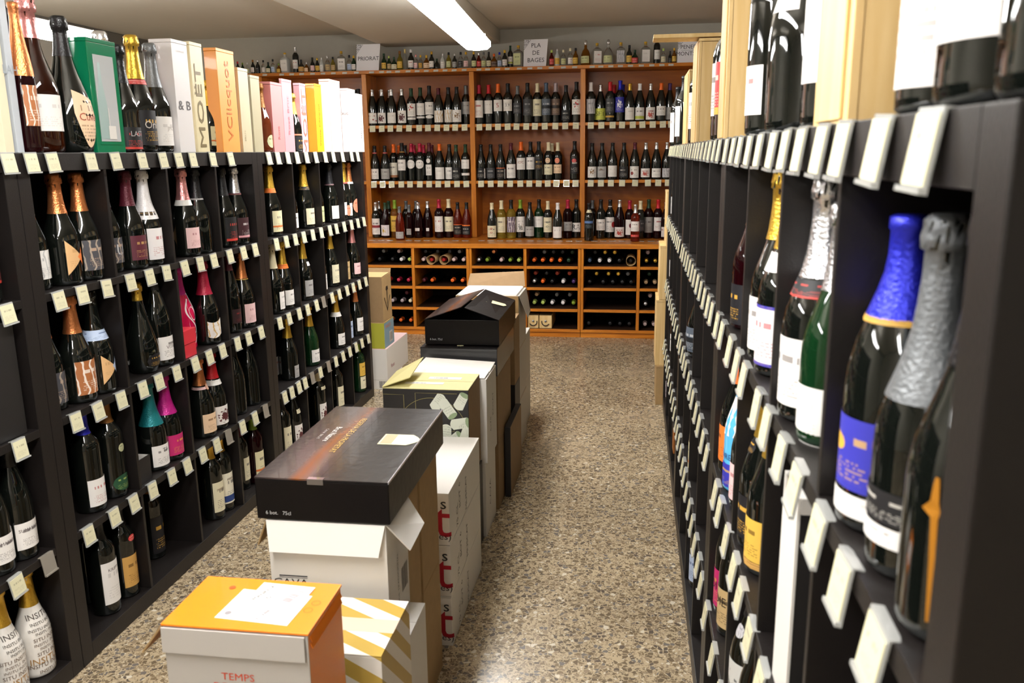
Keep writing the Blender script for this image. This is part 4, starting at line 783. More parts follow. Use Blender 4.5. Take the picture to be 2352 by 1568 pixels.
def settle():
    """bottles of one compartment stand clear of its dividers and of each other"""
    for (side, row, _), L in PLACED.items():
        d = -1 if side == 'L' else 1; X = XL if side == 'L' else XR
        front = sorted([q for q in L if q[2] < .08], key=lambda q: q[1]); back = [q for q in L if q[2] >= .08]
        for q in front: q[1] = max(q[4][0] + q[3], min(q[4][1] - q[3], q[1]))
        for it in range(60):
            for i in range(len(front) - 1):
                A_, B2 = front[i], front[i + 1]; need = math.sqrt(max(0, (A_[3] + B2[3]) ** 2 - (A_[2] - B2[2]) ** 2)); gap = B2[1] - A_[1]
                if gap < need:
                    m_ = (need - gap) / 2 + .0002; A_[1] -= m_; B2[1] += m_
            for q in front: q[1] = max(q[4][0] + q[3], min(q[4][1] - q[3], q[1]))
        done = []
        for q in front + back:
            y0_, o0 = max(q[4][0] + q[3], min(q[4][1] - q[3], q[1])), q[2]; best = None
            for do in [0, .01, .02, .03, .04, .06, .08, .1, .12, .14, .16, .18, .2]:
                for dy in [0, .01, -.01, .02, -.02, .03, -.03, .05, -.05, .07, -.07]:
                    yy = max(q[4][0] + q[3], min(q[4][1] - q[3], y0_ + dy)); oo = o0 + do
                    if oo > DEP - .02 - q[3] and row >= 0: continue
                    if all(math.hypot(yy - w_[1], oo - w_[2]) >= q[3] + w_[3] - .0015 for w_ in done):
                        cst = abs(yy - y0_) + do * .9
                        if best is None or cst < best[0]: best = (cst, yy, oo)
            if best: q[1], q[2] = best[1:]
            else: print('NO ROOM', q[0]['label'])
            done.append(q); q[0].location.y = q[1]; q[0].location.x = X + d * q[2]
C_, PR = 'champagne', 'pear'
L_ = lambda *a, **k: stand('L', *a, **k)
# nearest unit, cropped by the photo's edge
L_(0, 8, 600, C_, 'dark', 'black', 'black red', 'dark bottle with black and red label, top shelf at the photo edge', lab=(.05, .12))
t = thing('gift_carton', uniq('tall black carton with gold lettering AT ROCA, second shelf at the photo edge'), 'box', (XL - .062, 1.785, ZL - LEV[1]))
mobj('carton_body', boxmesh('carton_body', (-.05, -.13, .0006), (.05, .13, .30), M_BLACKMATT, bev=.002), t)
text_flat(t, 'AT ROCA', .062, (.0506, .0, .15), (0, 0, 1), (0, -1, 0), ink('a8873c'), stretch=1.0)
L_(2, 75, 1200, G_, 'dark', 'black', 'white', 'dark bottle with white label, third shelf beside the nearest post', lab=(.03, .1), txt=('SUMARROCA', .012, .08, '4a3a40'), scale=1.06)
L_(2, 8, 1250, G_, 'dark', 'black', 'white', 'dark bottle with white label cut by the photo edge, third shelf', lab=(.03, .1), txt=('SUMARROCA', .012, .08, '4a3a40'), scale=1.06)
def insitu(px, py, lab):
    o = L_(3, px, py, C_, 'white', 'gold', None, lab, scale=1.02)
    rr = random.Random(px); rows = [(.036, 'INSITU INSITU', .017), (.05, 'INSITU IN', .026), (.017, 'INSITU INSITU', .014), (.07, 'SITU INSITU', .016), (.085, 'INSITU INSITU', .011), (.098, 'INSITU  INSITU', .012), (.113, 'SITU INSITU IN', .015), (.13, 'INSITU INSITU', .011), (.142, 'INSITU INSITU', .012), (.158, 'INSITU INSITU', .012), (.178, 'INSITU', .022)]
    for z, tx, sz in rows:
        text_round(o, tx, sz, 0, z, rr.uniform(-.3, .3), ink('6a5648' if z < .12 else '55504c') if z != .05 else ink('a8804c'), rfun=lambda q: rfun('champagne', max(.005, q)) + .0004)
insitu(100, 1430, 'white champagne bottle covered in INSITU lettering, gold foil, by the nearest post')
insitu(12, 1500, 'white champagne bottle covered in INSITU lettering, cut by the photo edge')
L_(3, 22, 1380, C_, 'dark', 'copper', 'black', 'copper foiled bottle standing behind the two white lettered bottles', off=.17)
# middle unit: top shelf
L_(0, 101, 600, C_, 'dark', 'black', 'white lines', 'dark bottle with white lined label, half hidden by the post', off=.085, lab=(.03, .11), half=.9)
L_(0, 140, 560, C_, 'dark', 'copper', None, 'copper foiled champagne bottle with orange triangle label, top shelf, first compartment', scale=1.08, extra=[('orange triangle', .03, .13, .55, 'tri', -.2), ('orange', .05, .11, .32, 'trib', .3)])
L_(0, 197, 560, C_, 'dark', 'copper', 'grey lines', 'copper foiled champagne bottle with dark grey lined label, top shelf, first compartment', scale=1.06, lab=(.03, .12))
L_(0, 268, 560, C_, 'dark', 'black', 'grey lines', 'dark bottle with silver U label half hidden behind the divider, top shelf', off=.09, lab=(.03, .11), txt=('U', .05, .07, 'c8c8cc'))
L_(0, 302, 560, C_, 'dark', 'maroon', 'maroon', 'maroon foiled champagne bottle with maroon label, top shelf, second compartment', lab=(.03, .11), scale=1.03)
L_(0, 352, 550, C_, 'dark', 'white', 'border', 'white foiled champagne bottle with red-bordered white label, top shelf', lab=(.02, .125), zc=.155, scale=1.05, neck=('black gold', .168, .180), extra=[('plain white', .163, .188, .35, 'oval', .3)])
L_(0, 399, 540, C_, 'dark', 'white', None, 'champagne bottle with orange triangle label half behind the divider, top shelf', off=.09, extra=[('orange triangle', .03, .12, .55, 'tri', -.2), ('orange', .05, .11, .32, 'trib', .3)])
L_(0, 427, 535, C_, 'dark', 'pink', 'pink', 'pink foiled champagne bottle with pale pink label, top shelf, third compartment', lab=(.03, .105), scale=1.05, neck=('white neck', .185, .205))
L_(0, 459, 530, C_, 'dark', 'black', None, 'black foiled bottle without label, amber glint at its foot, top shelf', scale=1.03, neck=('grey', .2, .206))
L_(0, 516, 510, C_, 'dark', 'black', 'black red', 'black foiled bottle with small red print, top shelf, fourth compartment', lab=(.025, .12))
L_(0, 553, 505, C_, 'dark', 'silver', 'maroon pink', 'silver foiled champagne bottle with maroon label and pink stripe, top shelf', lab=(.025, .11), scale=1.05, neck=('maroon', .203, .21))
# second shelf
L_(1, 133, 830, C_, 'dark', 'copper', 'grey lines', 'copper foiled bottle with dark grey label beside the post, second shelf', off=.09, lab=(.02, .11))
L_(1, 187, 820, C_, 'dark', 'copper', 'copper', 'copper foiled champagne bottle with copper label, second shelf, first compartment', lab=(.025, .125), scale=1.1)
L_(1, 238, 810, C_, 'dark', None, None, 'bottle with pale blue shoulder band and triangle label, second shelf', scale=1.08, neck=('pale blue', .165, .195), extra=[('orange triangle', .03, .12, .55, 'tri', -.2), ('pale blue', .05, .11, .3, 'trib', .33)])
L_(1, 296, 790, 'flute', 'dark', 'white', 'black gold', 'slim dark bottle with white strip at its foot, second shelf, second compartment', off=.1, lab=(.05, .09), neck=('white neck', .02, .035))
L_(1, 325, 780, PR, 'dark', 'gold', 'black gold', 'fat-bottomed bottle with gold capsule and dark oval label, second shelf', lab=(.02, .07), shape='oval', half=.8, scale=.93, zc=.26)
L_(1, 372, 765, G_, 'dark', 'black', 'white', 'sloping dark bottle with white label, second shelf, second compartment', lab=(.02, .095), scale=1.12, txt=('VITAE', .016, .06, '6a5a60'))
o = L_(1, 437, 700, C_, 'hot pink', 'magenta', None, 'hot pink champagne bottle with white looping lines, behind the small red box', scale=1.12)
cu_ = []
for k in range(3):
    V, Fc = [], []
    for i in range(60):
        a = i / 59 * 6.2; th = .5 * math.sin(a * (1 + k * .5) + k) - .1 ; z = .02 + .17 * i / 59 if k == 0 else (.06 + .05 * math.cos(a) + .05 * k)
        if k: th = .45 * math.sin(a) + .1 * k - .1
        r = rfun(C_, z) + .0015; rr_ = .0028
        for dz in (-rr_, rr_): V.append((math.sin(th) * r, -math.cos(th) * r, z + dz * (1 if k == 0 else math.sin(a) ** 2 * .4 + .6)) if k else (math.sin(th + dz / r) * r, -math.cos(th + dz / r) * r, z))
    for i in range(59): Fc.append((2 * i, 2 * i + 2, 2 * i + 3, 2 * i + 1))
    mobj('white_loop', mesh('white_loop', V, Fc, mat('loop_white', s('eadfe2'), .4)), o)
p_ = onX(430, 800, XL - .02)
t = thing('small_red_box', uniq('small red two-tier box standing before the hot pink bottle'), 'box', (XL - .034, p_[1] + .004, ZL - LEV[1] + .0006))
mobj('box_base', boxmesh('box_base', (-.02, -.045, 0), (.022, .045, .049), mat('box_red', s('cf2a3a'), .5), bev=.001), t)
mobj('box_lid', boxmesh('box_lid', (-.022, -.047, .05), (.024, .047, .1), mat('box_red', s('cf2a3a'), .5), bev=.001), t)
PLACED[('L', 1, round(comp_walls('L', o.location.y)[0], 3))][-1][2] = .105
L_(1, 478, 700, C_, 'dark', 'crimson', 'white wave', 'crimson foiled champagne bottle with wavy white label, second shelf', lab=(.03, .09), shape='wave', scale=1.1, zc=.19)
L_(1, 530, 690, 'flute', 'dark', 'maroon', 'red dark', 'dark bottle with maroon capsule and dark red label, second shelf', lab=(.04, .1))
L_(1, 561, 680, C_, 'dark', 'copper', 'pink', 'copper foiled champagne bottle with pale pink label, second shelf, fourth compartment', lab=(.02, .1), neck=('gold', .2, .203), scale=1.03)
# third shelf
L_(2, 205, 1110, B_, 'dark', 'blue', 'white red', 'blue capped dark bottle with white label, third shelf, first compartment', lab=(.02, .1), scale=1.12)
L_(2, 262, 1080, B_, 'dark', 'amber', 'green', 'dark bottle with dark green oval label and round seal, third shelf', lab=(.02, .07), shape='oval', half=1.0, scale=1.12, extra=[('cream seal', .14, .165, .32, 'oval')])
p_ = onX(335, 1075, XL - .01)
t = thing('display_carton', uniq('low black open carton with white inside, third shelf beside the teal-foiled bottle'), 'box', (XL - .183, 2.413, ZL - LEV[2]))
for nm, a, b, mm in (('carton_wall', (-.14, -.041, .0006), (.165, -.038, .085), M_BLACKMATT), ('carton_wall', (-.14, .038, .0006), (.165, .041, .085), M_BLACKMATT), ('carton_wall', (.162, -.0378, .0006), (.165, .0378, .085), M_BLACKMATT), ('carton_wall', (-.14, -.0378, .0006), (-.137, .0378, .085), M_BLACKMATT), ('carton_floor', (-.136, -.037, .0006), (.161, .037, .003), M_WHITE), ('carton_lining', (-.136, -.0375, .04), (.161, -.0355, .0845), M_WHITE), ('carton_lining', (-.136, .0355, .04), (.161, .0375, .0845), M_WHITE)):
    mobj(nm, boxmesh(nm, a, b, mm), t)
L_(2, 352, 1000, C_, 'dark', 'teal', 'white', 'teal foiled champagne bottle with white label, third shelf', lab=(.015, .09), zc=.16, scale=1.06, txt=('TA', .02, .07, '4a4a50'), turn=-5)
L_(2, 392, 985, C_, 'dark', 'magenta', 'magenta', 'magenta foiled champagne bottle with magenta label, third shelf', lab=(.02, .095), zc=.17, scale=1.08)
L_(2, 438, 960, C_, 'dark', 'black', 'pink', 'dark bottle with pink and white label half behind the divider, third shelf', off=.1, lab=(.02, .09), half=.8)
L_(2, 463, 935, C_, 'dark', 'copper', 'peach', 'copper foiled champagne bottle with peach label and neck medallion, third shelf', lab=(.02, .095), scale=1.08, neck=('pink', .19, .2), extra=[('copper', .185, .21, .5, 'oval', .2)])
L_(2, 500, 915, C_, 'dark', 'red', 'white figure', 'red foiled champagne bottle with white collar and emblem label, third shelf', lab=(.02, .095), scale=1.06, neck=('white neck', .18, .2))
for i, px in enumerate((541, 560, 583)):
    L_(2, px, 890, G_, 'dark', 'black', 'red dark', f'dark unlabelled-looking bottle with thin red strip, {ORD[i]} of three, third shelf', lab=(.03, .1), half=.25, off=.065 + .04 * (i == 1), turn=35)
# bottom shelf
L_(3, 240, 1340, B_, 'dark', 'black', 'plain white', 'dark bottle with tall white label, bottom shelf, first compartment', lab=(.035, .165), scale=1.1, txt=('KRIPTA', .014, .14, '5a4a50'))
L_(3, 287, 1310, B_, 'dark', 'black', 'ochre', 'dark bottle with ochre label and round neck seal, bottom shelf', lab=(.035, .135), scale=1.05, extra=[('red', .18, .2, .4, 'oval')])
L_(3, 206, 1380, B_, 'dark', 'black', 'ochre', 'bottle beside the post with thin ochre strip showing, bottom shelf', off=.16, lab=(.02, .15), half=.7)
L_(3, 349, 1220, B_, 'dark', 'amber', 'black gold', 'dark bottle with ornate gold print beside the divider, bottom shelf', lab=(.02, .15), off=.12, scale=1.04)
L_(3, 372, 1210, B_, 'dark', 'black', 'tan', 'dark bottle with dim tan label, second of the pair beside the divider', lab=(.04, .13), off=.2)
L_(3, 491, 1130, B_, 'dark', 'gold', 'cream', 'dark bottle with large cream corner-cut label, bottom shelf, third compartment', lab=(.03, .145), scale=1.08, txt=('IMPERIAL', .013, .115, '6a4a3a'))
L_(3, 521, 1115, B_, 'dark', 'gold', 'cream blue', 'dark bottle with cream label and blue band, bottom shelf, third compartment', lab=(.03, .15), scale=1.06, txt=('IMPERIAL', .012, .125, '6a4a3a'))
L_(3, 556, 1080, B_, 'dark', 'maroon', 'cream', 'dark bottle with cream label half behind the divider, bottom shelf', lab=(.04, .14), off=.09, half=.7)
L_(3, 586, 1065, B_, 'dark rose', 'green', 'cream orange', 'brownish bottle with cream label, bottom shelf, fourth compartment', lab=(.03, .14), off=.06, scale=1.03)
L_(3, 601, 1040, B_, 'dark', 'cream', 'cream', 'dark bottle with cream label next to the brownish one, bottom shelf', lab=(.04, .15), off=.09)
# farther unit: top shelf
L_(0, 606, 480, C_, 'dark', 'gold', 'cream orange', 'gold foiled champagne bottle half behind the post, top shelf, farther unit', off=.11, lab=(.02, .1))
L_(0, 622, 478, C_, 'dark', 'gold', 'cream orange', 'gold and orange foiled champagne bottle with cream label, orange line, farther unit', lab=(.02, .115), neck=('orange', .195, .215), scale=1.04)
L_(0, 653, 472, C_, 'dark', 'pale gold', 'white', 'champagne bottle with long pale gold foil and white label, farther unit', lab=(.02, .09), zc=.17, scale=1.05)
L_(0, 700, 480, C_, 'dark', 'gold', 'cream', 'gold foiled champagne bottle with cream label and pink disc, farther unit', lab=(.02, .1), scale=1.03, neck=('black gold', .19, .207), extra=[('salmon', .045, .08, .25, 'oval', .5)])
L_(0, 724, 478, C_, 'dark', 'black', 'pale green', 'black foiled champagne bottle with cream collar and green label, farther unit', lab=(.02, .1), neck=('cream', .185, .207))
L_(0, 747, 470, C_, 'dark', 'black', 'white', 'champagne bottle with white label strip half behind the divider, farther unit', lab=(.02, .1), off=.11, half=.6)
L_(0, 762, 465, C_, 'dark', 'black', 'plain white', 'black foiled champagne bottle, mauve ring, white label, farther unit', lab=(.02, .09), neck=('maroon pink', .2, .207))
L_(0, 778, 465, C_, 'dark', 'slate', 'plain white', 'slate foiled champagne bottle with white collar and label, farther unit', lab=(.03, .1), neck=('white neck', .175, .2))
L_(0, 802, 450, C_, 'dark', 'gold', 'white', 'gold foiled champagne bottle, red ring, white label, end compartment', lab=(.02, .09), half=.5, neck=('red', .2, .208), extra=[('salmon', .02, .08, .35, 'oval', -.7)])
L_(0, 820, 450, C_, 'dark', 'copper', 'salmon', 'copper foiled champagne bottle with round salmon label, end compartment, top shelf', lab=(.03, .11), shape='oval', half=.8, neck=('white neck', .195, .207))
# second shelf
L_(1, 628, 650, C_, 'dark', 'cream', 'white', 'cream foiled bottle with white label strip, second shelf, farther unit', off=.06, lab=(.02, .1), half=.6)
L_(1, 655, 645, C_, 'dark', 'gold', 'white', 'gold foiled champagne bottle with orange tail, white label, second shelf', lab=(.02, .09), neck=('orange', .19, .21))
L_(1, 697, 635, C_, 'dark', 'gold', 'grey', 'champagne bottle with white neck label, grey-white label, second shelf', lab=(.02, .1), extra=[('plain white', .17, .19, .5)])
L_(1, 727, 632, C_, 'dark', 'black', 'plain white', 'black foiled bottle with square white label, second shelf, farther unit', lab=(.02, .1), neck=('maroon', .2, .207))
L_(1, 760, 615, C_, 'dark', 'gold', 'cream', 'gold foiled slim bottle with cream label beside the divider, second shelf', lab=(.02, .12), off=.08)
L_(1, 785, 608, C_, 'dark', 'gold', 'tan', 'gold foiled champagne bottle with tan label, second shelf, farther unit', lab=(.02, .12))
L_(1, 812, 590, C_, 'dark', 'pink', 'pink', 'pink foiled champagne bottle with pink square label, end compartment, second shelf', lab=(.025, .09))
L_(1, 826, 585, C_, 'dark', 'pink', 'salmon', 'second pink foiled champagne bottle, taller pink label, end compartment', lab=(.03, .12), off=.12)
# third shelf
L_(2, 645, 830, C_, 'dark', 'gold', 'white red', 'dark bottle with red-lined white label strip beside the post, third shelf', off=.1, lab=(.02, .11))
L_(2, 665, 815, C_, 'dark', 'gold', 'grey', 'gold foiled champagne bottle with small grey-white label, third shelf, farther unit', lab=(.01, .07), half=.6)
L_(2, 680, 805, C_, 'dark', 'gold', 'white', 'gold foiled champagne bottle with red neck seal, third shelf, farther unit', lab=(.02, .1), off=.12, neck=('red', .19, .205))
L_(2, 712, 790, C_, 'green', 'gold', 'white', 'green glass champagne bottle alone in its compartment, third shelf', lab=(.02, .085))
L_(2, 764, 760, C_, 'dark', 'black', 'white', 'white label strip bottle beside the divider, third shelf, farther unit', lab=(.02, .1), off=.12, half=.5)
L_(2, 773, 760, C_, 'dark', 'gold', 'white', 'gold foiled champagne bottle with white collar, third shelf, farther unit', lab=(.02, .085), neck=('white neck', .18, .205))
L_(2, 793, 755, C_, 'dark', 'silver', 'pale blue', 'silver foiled champagne bottle with pale blue label, third shelf', lab=(.02, .12), off=.07)
L_(2, 818, 735, C_, 'dark', 'copper', 'white', 'copper foiled champagne bottle with white label, end compartment, third shelf', lab=(.03, .11))
L_(2, 832, 725, C_, 'dark', 'crimson', 'white', 'crimson foiled champagne bottle with white label, end compartment, third shelf', lab=(.03, .11), off=.13)
# bottom shelf
L_(3, 650, 985, B_, 'dark', 'black', 'cream', 'dark bottle with tall cream label beside the post, bottom shelf, farther unit', lab=(.03, .15))
L_(3, 667, 975, B_, 'dark', 'yellow', 'yellow', 'dark bottle with yellow label, bottom shelf, farther unit', lab=(.03, .15), off=.15)
L_(3, 681, 965, G_, 'dark', 'black', 'white figure', 'dark bottle with cream neck label and blue-grey picture label, bottom shelf', lab=(.02, .12), extra=[('cream', .175, .195, .6)])
L_(3, 713, 940, B_, 'dark', 'black', 'cream', 'narrow strip of cream-labelled bottle beside the divider, bottom shelf', lab=(.03, .15), off=.14)
L_(3, 732, 935, B_, 'dark', 'cream', 'white figure', 'dark bottle with illustrated white label, bottom shelf, farther unit', lab=(.02, .12), scale=1.08, extra=[('cream', .19, .205, .7)])
L_(3, 774, 905, B_, 'dark', 'black', 'cream', 'dark bottle with cream label beside the maroon-labelled one, bottom shelf', lab=(.03, .14))
L_(3, 795, 895, B_, 'dark', 'black', 'maroon', 'dark bottle with maroon label and gold print, bottom shelf', lab=(.02, .16), scale=1.05)
L_(3, 818, 875, B_, 'dark', 'black', 'white red', 'dark bottle with white and red label, end compartment, bottom shelf', lab=(.03, .14), off=.1)
L_(3, 840, 862, B_, 'green', 'green', 'yellow', 'green glass bottle with two yellow labels, end compartment, bottom shelf', lab=(.095, .17), scale=1.08, extra=[('cream', .02, .09, 1.)])

# ================================================================== ON TOP OF THE LEFT RACKS
def tall_box(label, pl, pc, pr, ptop, mats, front=-1.575, lean=0., texts=(), name='gift_box', win=None, side='L', dmax=.13):
    """carton on the rack: pc = its near aisle-side edge, pr = its far aisle-side edge, pl = its outer near edge"""
    ya = onX(pc, 250, front)[1]; yb = onX(pr, 250, front)[1]
    wd = min(dmax, front - onY(pl, 250, ya)[0]); z1 = onX(pc, ptop, front)[2]
    t = thing(name, uniq(label), 'box', (front, ya, ZL + .0006)); t.rotation_euler = (0, 0, R_(lean))
    fm = [0, 1, 2, 2, 0, 0] if len(mats) > 1 else None
    mm = [mats[0], mats[-1], mats[1] if len(mats) > 1 else mats[0]]
    mobj('box_body', boxmesh('box_body', (-wd, .001, 0), (0, yb - ya - .002, z1 - ZL - .012), mm, fm, bev=.0012), t)
    mobj('box_lid', boxmesh('box_lid', (-wd - .0006, .0004, z1 - ZL - .0115), (.0006, yb - ya - .0014, z1 - ZL), mm, fm, bev=.0012), t)
    for tx, sz, fy, fz, col, vert, face, st in texts:
        W = yb - ya
        if face == 'X':
            o = (.0008, W * fy, (z1 - ZL) * fz)
            ux, uy = ((0, 0, 1), (0, -1, 0)) if vert else ((0, 1, 0), (0, 0, 1))
        else:
            o = (-wd * (1 - fy), -.0004, (z1 - ZL) * fz)
            ux, uy = ((0, 0, 1), (-1, 0, 0)) if vert else ((1, 0, 0), (0, 0, 1))
        text_flat(t, tx, sz, o, ux, uy, ink(col), stretch=st)
    return t
def gm(n, h, r=.45): return mat('gift_' + n, s(h), r, coat=.15)
tall_box('cream carton at the photo edge beside the silver-grey carton', -60, 0, 22, -60, [gm('cream', 'ddd2b4')])
tall_box('silver-grey upright carton at the photo edge, in front of the slim copper bottle', -10, 28, 45, -70, [gm('silver', 'b9bfc6', .3)], texts=[('LAHI', .03, .5, .45, '9aa2aa', False, 'X', 1)])
o = L_(-1, 54, 205, 'flute', 'dark rose', 'copper', 'copper', 'slim copper-coloured bottle beside the silver-grey carton', lab=(.06, .15), scale=.82, off=.03, zc=.17, group='bottles on top of the black rack')
o.scale.z = 1.14
L_(-1, 53, 200, C_, 'dark', 'black', 'black orange', 'black foiled tall bottle just behind the pink foiled magnum', scale=1.24, off=.15, lab=(.05, .13))
L_(-1, 88, 200, C_, 'rose magnum', 'pink', 'plain white', 'pink foiled rosé magnum with pale label and glowing orange foot', scale=1.28, off=.07, lab=(.045, .12), zc=.235, turn=-20, group='bottles on top of the black rack')
L_(-1, 146, 200, PR, 'dark', 'black', 'peach', 'fat black foiled bottle with slanting peach label, beside green box', scale=1.16, off=.065, lab=(.012, .15), shape='fan', half=.75, txt=('Cuvée', .026, .085, 'a8503c'), group='bottles on top of the black rack')
gt = tall_box('green gift box with clear window, glossy, standing among the bottles', 160, 214, 280, 88, [mat('gift_green', s('0f7a52'), .12, coat=.6)], dmax=.12)
ya, yb = onX(214, 250, -1.575)[1], onX(280, 250, -1.575)[1]; W = yb - ya; H_ = onX(214, 88, -1.575)[2] - ZL
mobj('window_pane', boxmesh('window_pane', (.0008, W * .16, H_ * .1), (.003, W * .82, H_ * .86), mat('window_film', s('c2c6c8'), .12, coat=.6)), gt)
mobj('box_trim', boxmesh('box_trim', (.0008, W * .12, H_ * .07), (.0016, W * .86, H_ * .1), mat('gift_green', (0, 0, 0))), gt)
mobj('bottle_print', mesh('bottle_print', [(.0034, W * .3 + y, H_ * .12 + z) for y, z in ((-.022, 0), (.022, 0), (.022, .1), (.008, .17), (.006, .22), (-.006, .22), (-.008, .17), (-.022, .1))], [tuple(range(8))], mat('window_print', s('9fb5b2'), .3)), gt)
mobj('hang_tag', boxmesh('hang_tag', (.004, W * .42, H_ * .12), (.005, W * .66, H_ * .24), M_WHITE), gt); mobj('tag_string', boxmesh('tag_string', (.004, W * .46, H_ * .24), (.0046, W * .475, H_ * .4), M_WHITE), gt)
L_(-1, 252, 120, C_, 'dark', 'silver', None, 'silver foiled bottle standing behind the green window box', scale=1.22, off=.152)
L_(-1, 288, 250, C_, 'dark', 'black', 'black red', 'dark bottle with grey and red label beside the green window box', scale=1.04, off=.06, lab=(.01, .075), txt=('LAST', .022, .055, 'b8b0b0'), turn=-10, group='bottles on top of the black rack')
tall_box('orange carton behind the gold foiled magnum', 200, 262, 292, 107, [gm('orange', 'ee8a28')], front=-1.72)
L_(-1, 318, 220, C_, 'dark', 'gold', 'black gold', 'gold foiled champagne magnum with black label and red collar', scale=1.17, off=.07, lab=(.02, .115), zc=.2, neck=('red', .185, .198), txt=('Oriol', .03, .075, 'c8c0b8'), group='bottles on top of the black rack')
L_(-1, 345, 220, C_, 'dark', 'grey', 'plain white', 'grey foiled champagne magnum with white label beside the white carton', scale=1.13, off=.07, lab=(.02, .105), zc=.19, txt=('JMC', .016, .07, 'b0a8a0'), group='bottles on top of the black rack')
tall_box('big white carton with black signature, behind grey foiled magnum', 356, 406, 442, 92, [gm('white', 'e0dcdc'), gm('white', 'e0dcdc')], texts=[('& B', .045, .5, .42, '4a4448', False, 'X', 1.3), ('CHAMPAGNE', .009, .5, .9, 'a8a0a0', False, 'X', 1)])
tall_box('cream carton reading MOËT up its side', 433, 447, 475, 98, [gm('ivory', 'ddd0a8')], texts=[('MOËT', .064, .5, .42, '7a6840', True, 'X', 1.75)], dmax=.1)
L_(-1, 481, 280, C_, 'dark', 'gold', 'cream orange', 'dark bottle with cream label between MOËT carton and orange carton', lab=(.03, .115), off=.08, scale=.85)
tall_box('orange carton with looping red signature, price slip at foot', 478, 506, 546, 112, [gm('orange2', 'f09a1c'), gm('orange2b', 'f0a050')], texts=[('VClicquot', .062, .5, .5, 'c4702a', True, 'X', 1.2)], dmax=.1)
tall_box('greige carton beside the orange signature carton', 546, 552, 575, 156, [gm('greige', 'c4b89a')], texts=[('BRUT', .012, .3, .2, '8a7a5a', True, 'X', 1.5)], dmax=.1)
tall_box('greige carton next to the rosé bottle with round label', 575, 579, 600, 173, [gm('greige2', 'a9a084')], dmax=.1)
L_(-1, 600, 270, C_, 'brown rose', 'amber', 'cream seal', 'rosé bottle with round cream label before the pink cartons', lab=(.02, .08), shape='oval', half=.7, off=.06, scale=.92, group='bottles on top of the black rack')
tall_box('dusky pink carton, shorter of the pink pair', 598, 624, 650, 188, [gm('dusky', 'b06a70'), gm('rose', 'd88a8a')], texts=[('Rosé', .03, .5, .28, 'a05a60', True, 'X', 1)], dmax=.08)
tall_box('taller pale pink carton of the pink pair', 645, 650, 673, 181, [gm('palepink', 'd8979e')], texts=[('Rosé Brut', .03, .5, .5, 'b0707a', True, 'X', 1.4)], dmax=.08)
L_(-1, 673, 270, C_, 'dark', 'gold', 'black gold', 'gold foiled bottle with salmon band, squeezed between pink cartons', lab=(.01, .085), off=.05, scale=.85, neck=('salmon', .09, .098))
tall_box('narrow pink carton reading MOËT up its side', 676, 690, 704, 191, [gm('pink3', 'c88a98'), gm('pink4', 'e8b4c4')], texts=[('MOËT', .07, .6, .42, 'a8705c', True, 'X', 1.7)], dmax=.08)
tall_box('deep orange carton with yellow aisle side', 704, 724, 740, 192, [gm('deeporange', 'e07a14'), gm('yellow', 'f0b020')], texts=[('Veuve Clicquot', .028, .5, .4, '8a5a20', True, 'X', 1.2)], dmax=.09)
tall_box('peach carton with bright white aisle side', 735, 758, 783, 182, [gm('peach', 'e8a888'), gm('brightwhite', 'f0eeee')], dmax=.1)
tall_box('pale pink carton reading KRUG beside the bright white one', 783, 799, 817, 203, [gm('krug', 'dcc4c6'), gm('brightwhite', 'f0eeee')], texts=[('KRUG', .018, .45, .6, '8a6a6a', False, 'Y', 1)], dmax=.08)
tall_box('last white carton at the end of the rack top', 816, 819, 833, 215, [gm('brightwhite', 'f0eeee')], texts=[('BRUT', .03, .6, .4, '8a8a8a', True, 'X', 1.5)], dmax=.07)

# ================================================================== RIGHT RACK
Rr = lambda *a, **k: stand('R', *a, **k)
o = Rr(0, 2085, 900, G_, 'dark', 'blue', 'blue', 'big bottle with blue capsule, gold ring and blue label, nearest compartment', scale=1.1, lab=(.04, .11), half=1.3, zc=.205, neck=('gold', .2, .2055), extra=[('plain white', .014, .036, 1.25)], turn=25, y=.785, off=.064)
o.scale.z = .97
Rr(0, 2165, 1000, C_, 'dark', 'grey', 'black', 'dark bottle with grey foil and small white label, nearest compartment', scale=.93, lab=(.05, .08), extra=[('white', .03, .048, .6)], zc=.16, turn=20, y=0.695)
o = Rr(0, 2170, 1500, C_, 'dark', 'black', None, 'dark bottle with a golden figure on it, beside the nearest post', y=.602, off=.05, scale=.97)
V, Fc = [], []
for z, a_, w_ in ((.02, .1, .10), (.04, .06, .08), (.07, 0, .05), (.1, -.03, .06), (.105, -.1, .16), (.112, -.05, .07), (.125, -.05, .05), (.13, -.05, .03)):
    for sg in (-1, 1): rr_ = rfun(C_, z) + .0012; V.append((math.sin(a_ + .75 + sg * w_) * rr_, -math.cos(a_ + .75 + sg * w_) * rr_, z))
for i in range(7): Fc.append((2 * i, 2 * i + 1, 2 * i + 3, 2 * i + 2))
mobj('golden_figure', mesh('golden_figure', V, Fc, mat('gold_print', s('b87a20'), .4, .3)), o)
Rr(0, 1835, 720, C_, 'dark', 'silver', 'white', 'silver foiled champagne bottle with white label, second compartment from the post', scale=1.06, lab=(.022, .112), zc=.19, neck=('black red', .165, .188), turn=15, y=1.113)
Rr(0, 1893, 820, C_, 'green', 'silver', 'plain white', 'green glass bottle with white label behind the silver foiled one', scale=.9, lab=(.0, .08), turn=10, y=1.018)
Rr(0, 1762, 640, C_, 'dark', 'gold', 'border', 'gold foiled champagne bottle with blue-edged white label, third compartment', scale=1.05, lab=(.02, .11), zc=.2, neck=('plain white', .165, .195), extra=[('blue', .108, .113, 1.06), ('blue', .017, .022, 1.06)], turn=15, y=1.345)
Rr(0, 1740, 620, C_, 'dark', 'gold', 'white', 'second gold foiled bottle, tucked behind the blue-edged label', scale=1.02, lab=(.02, .11), y=1.43, off=.05)
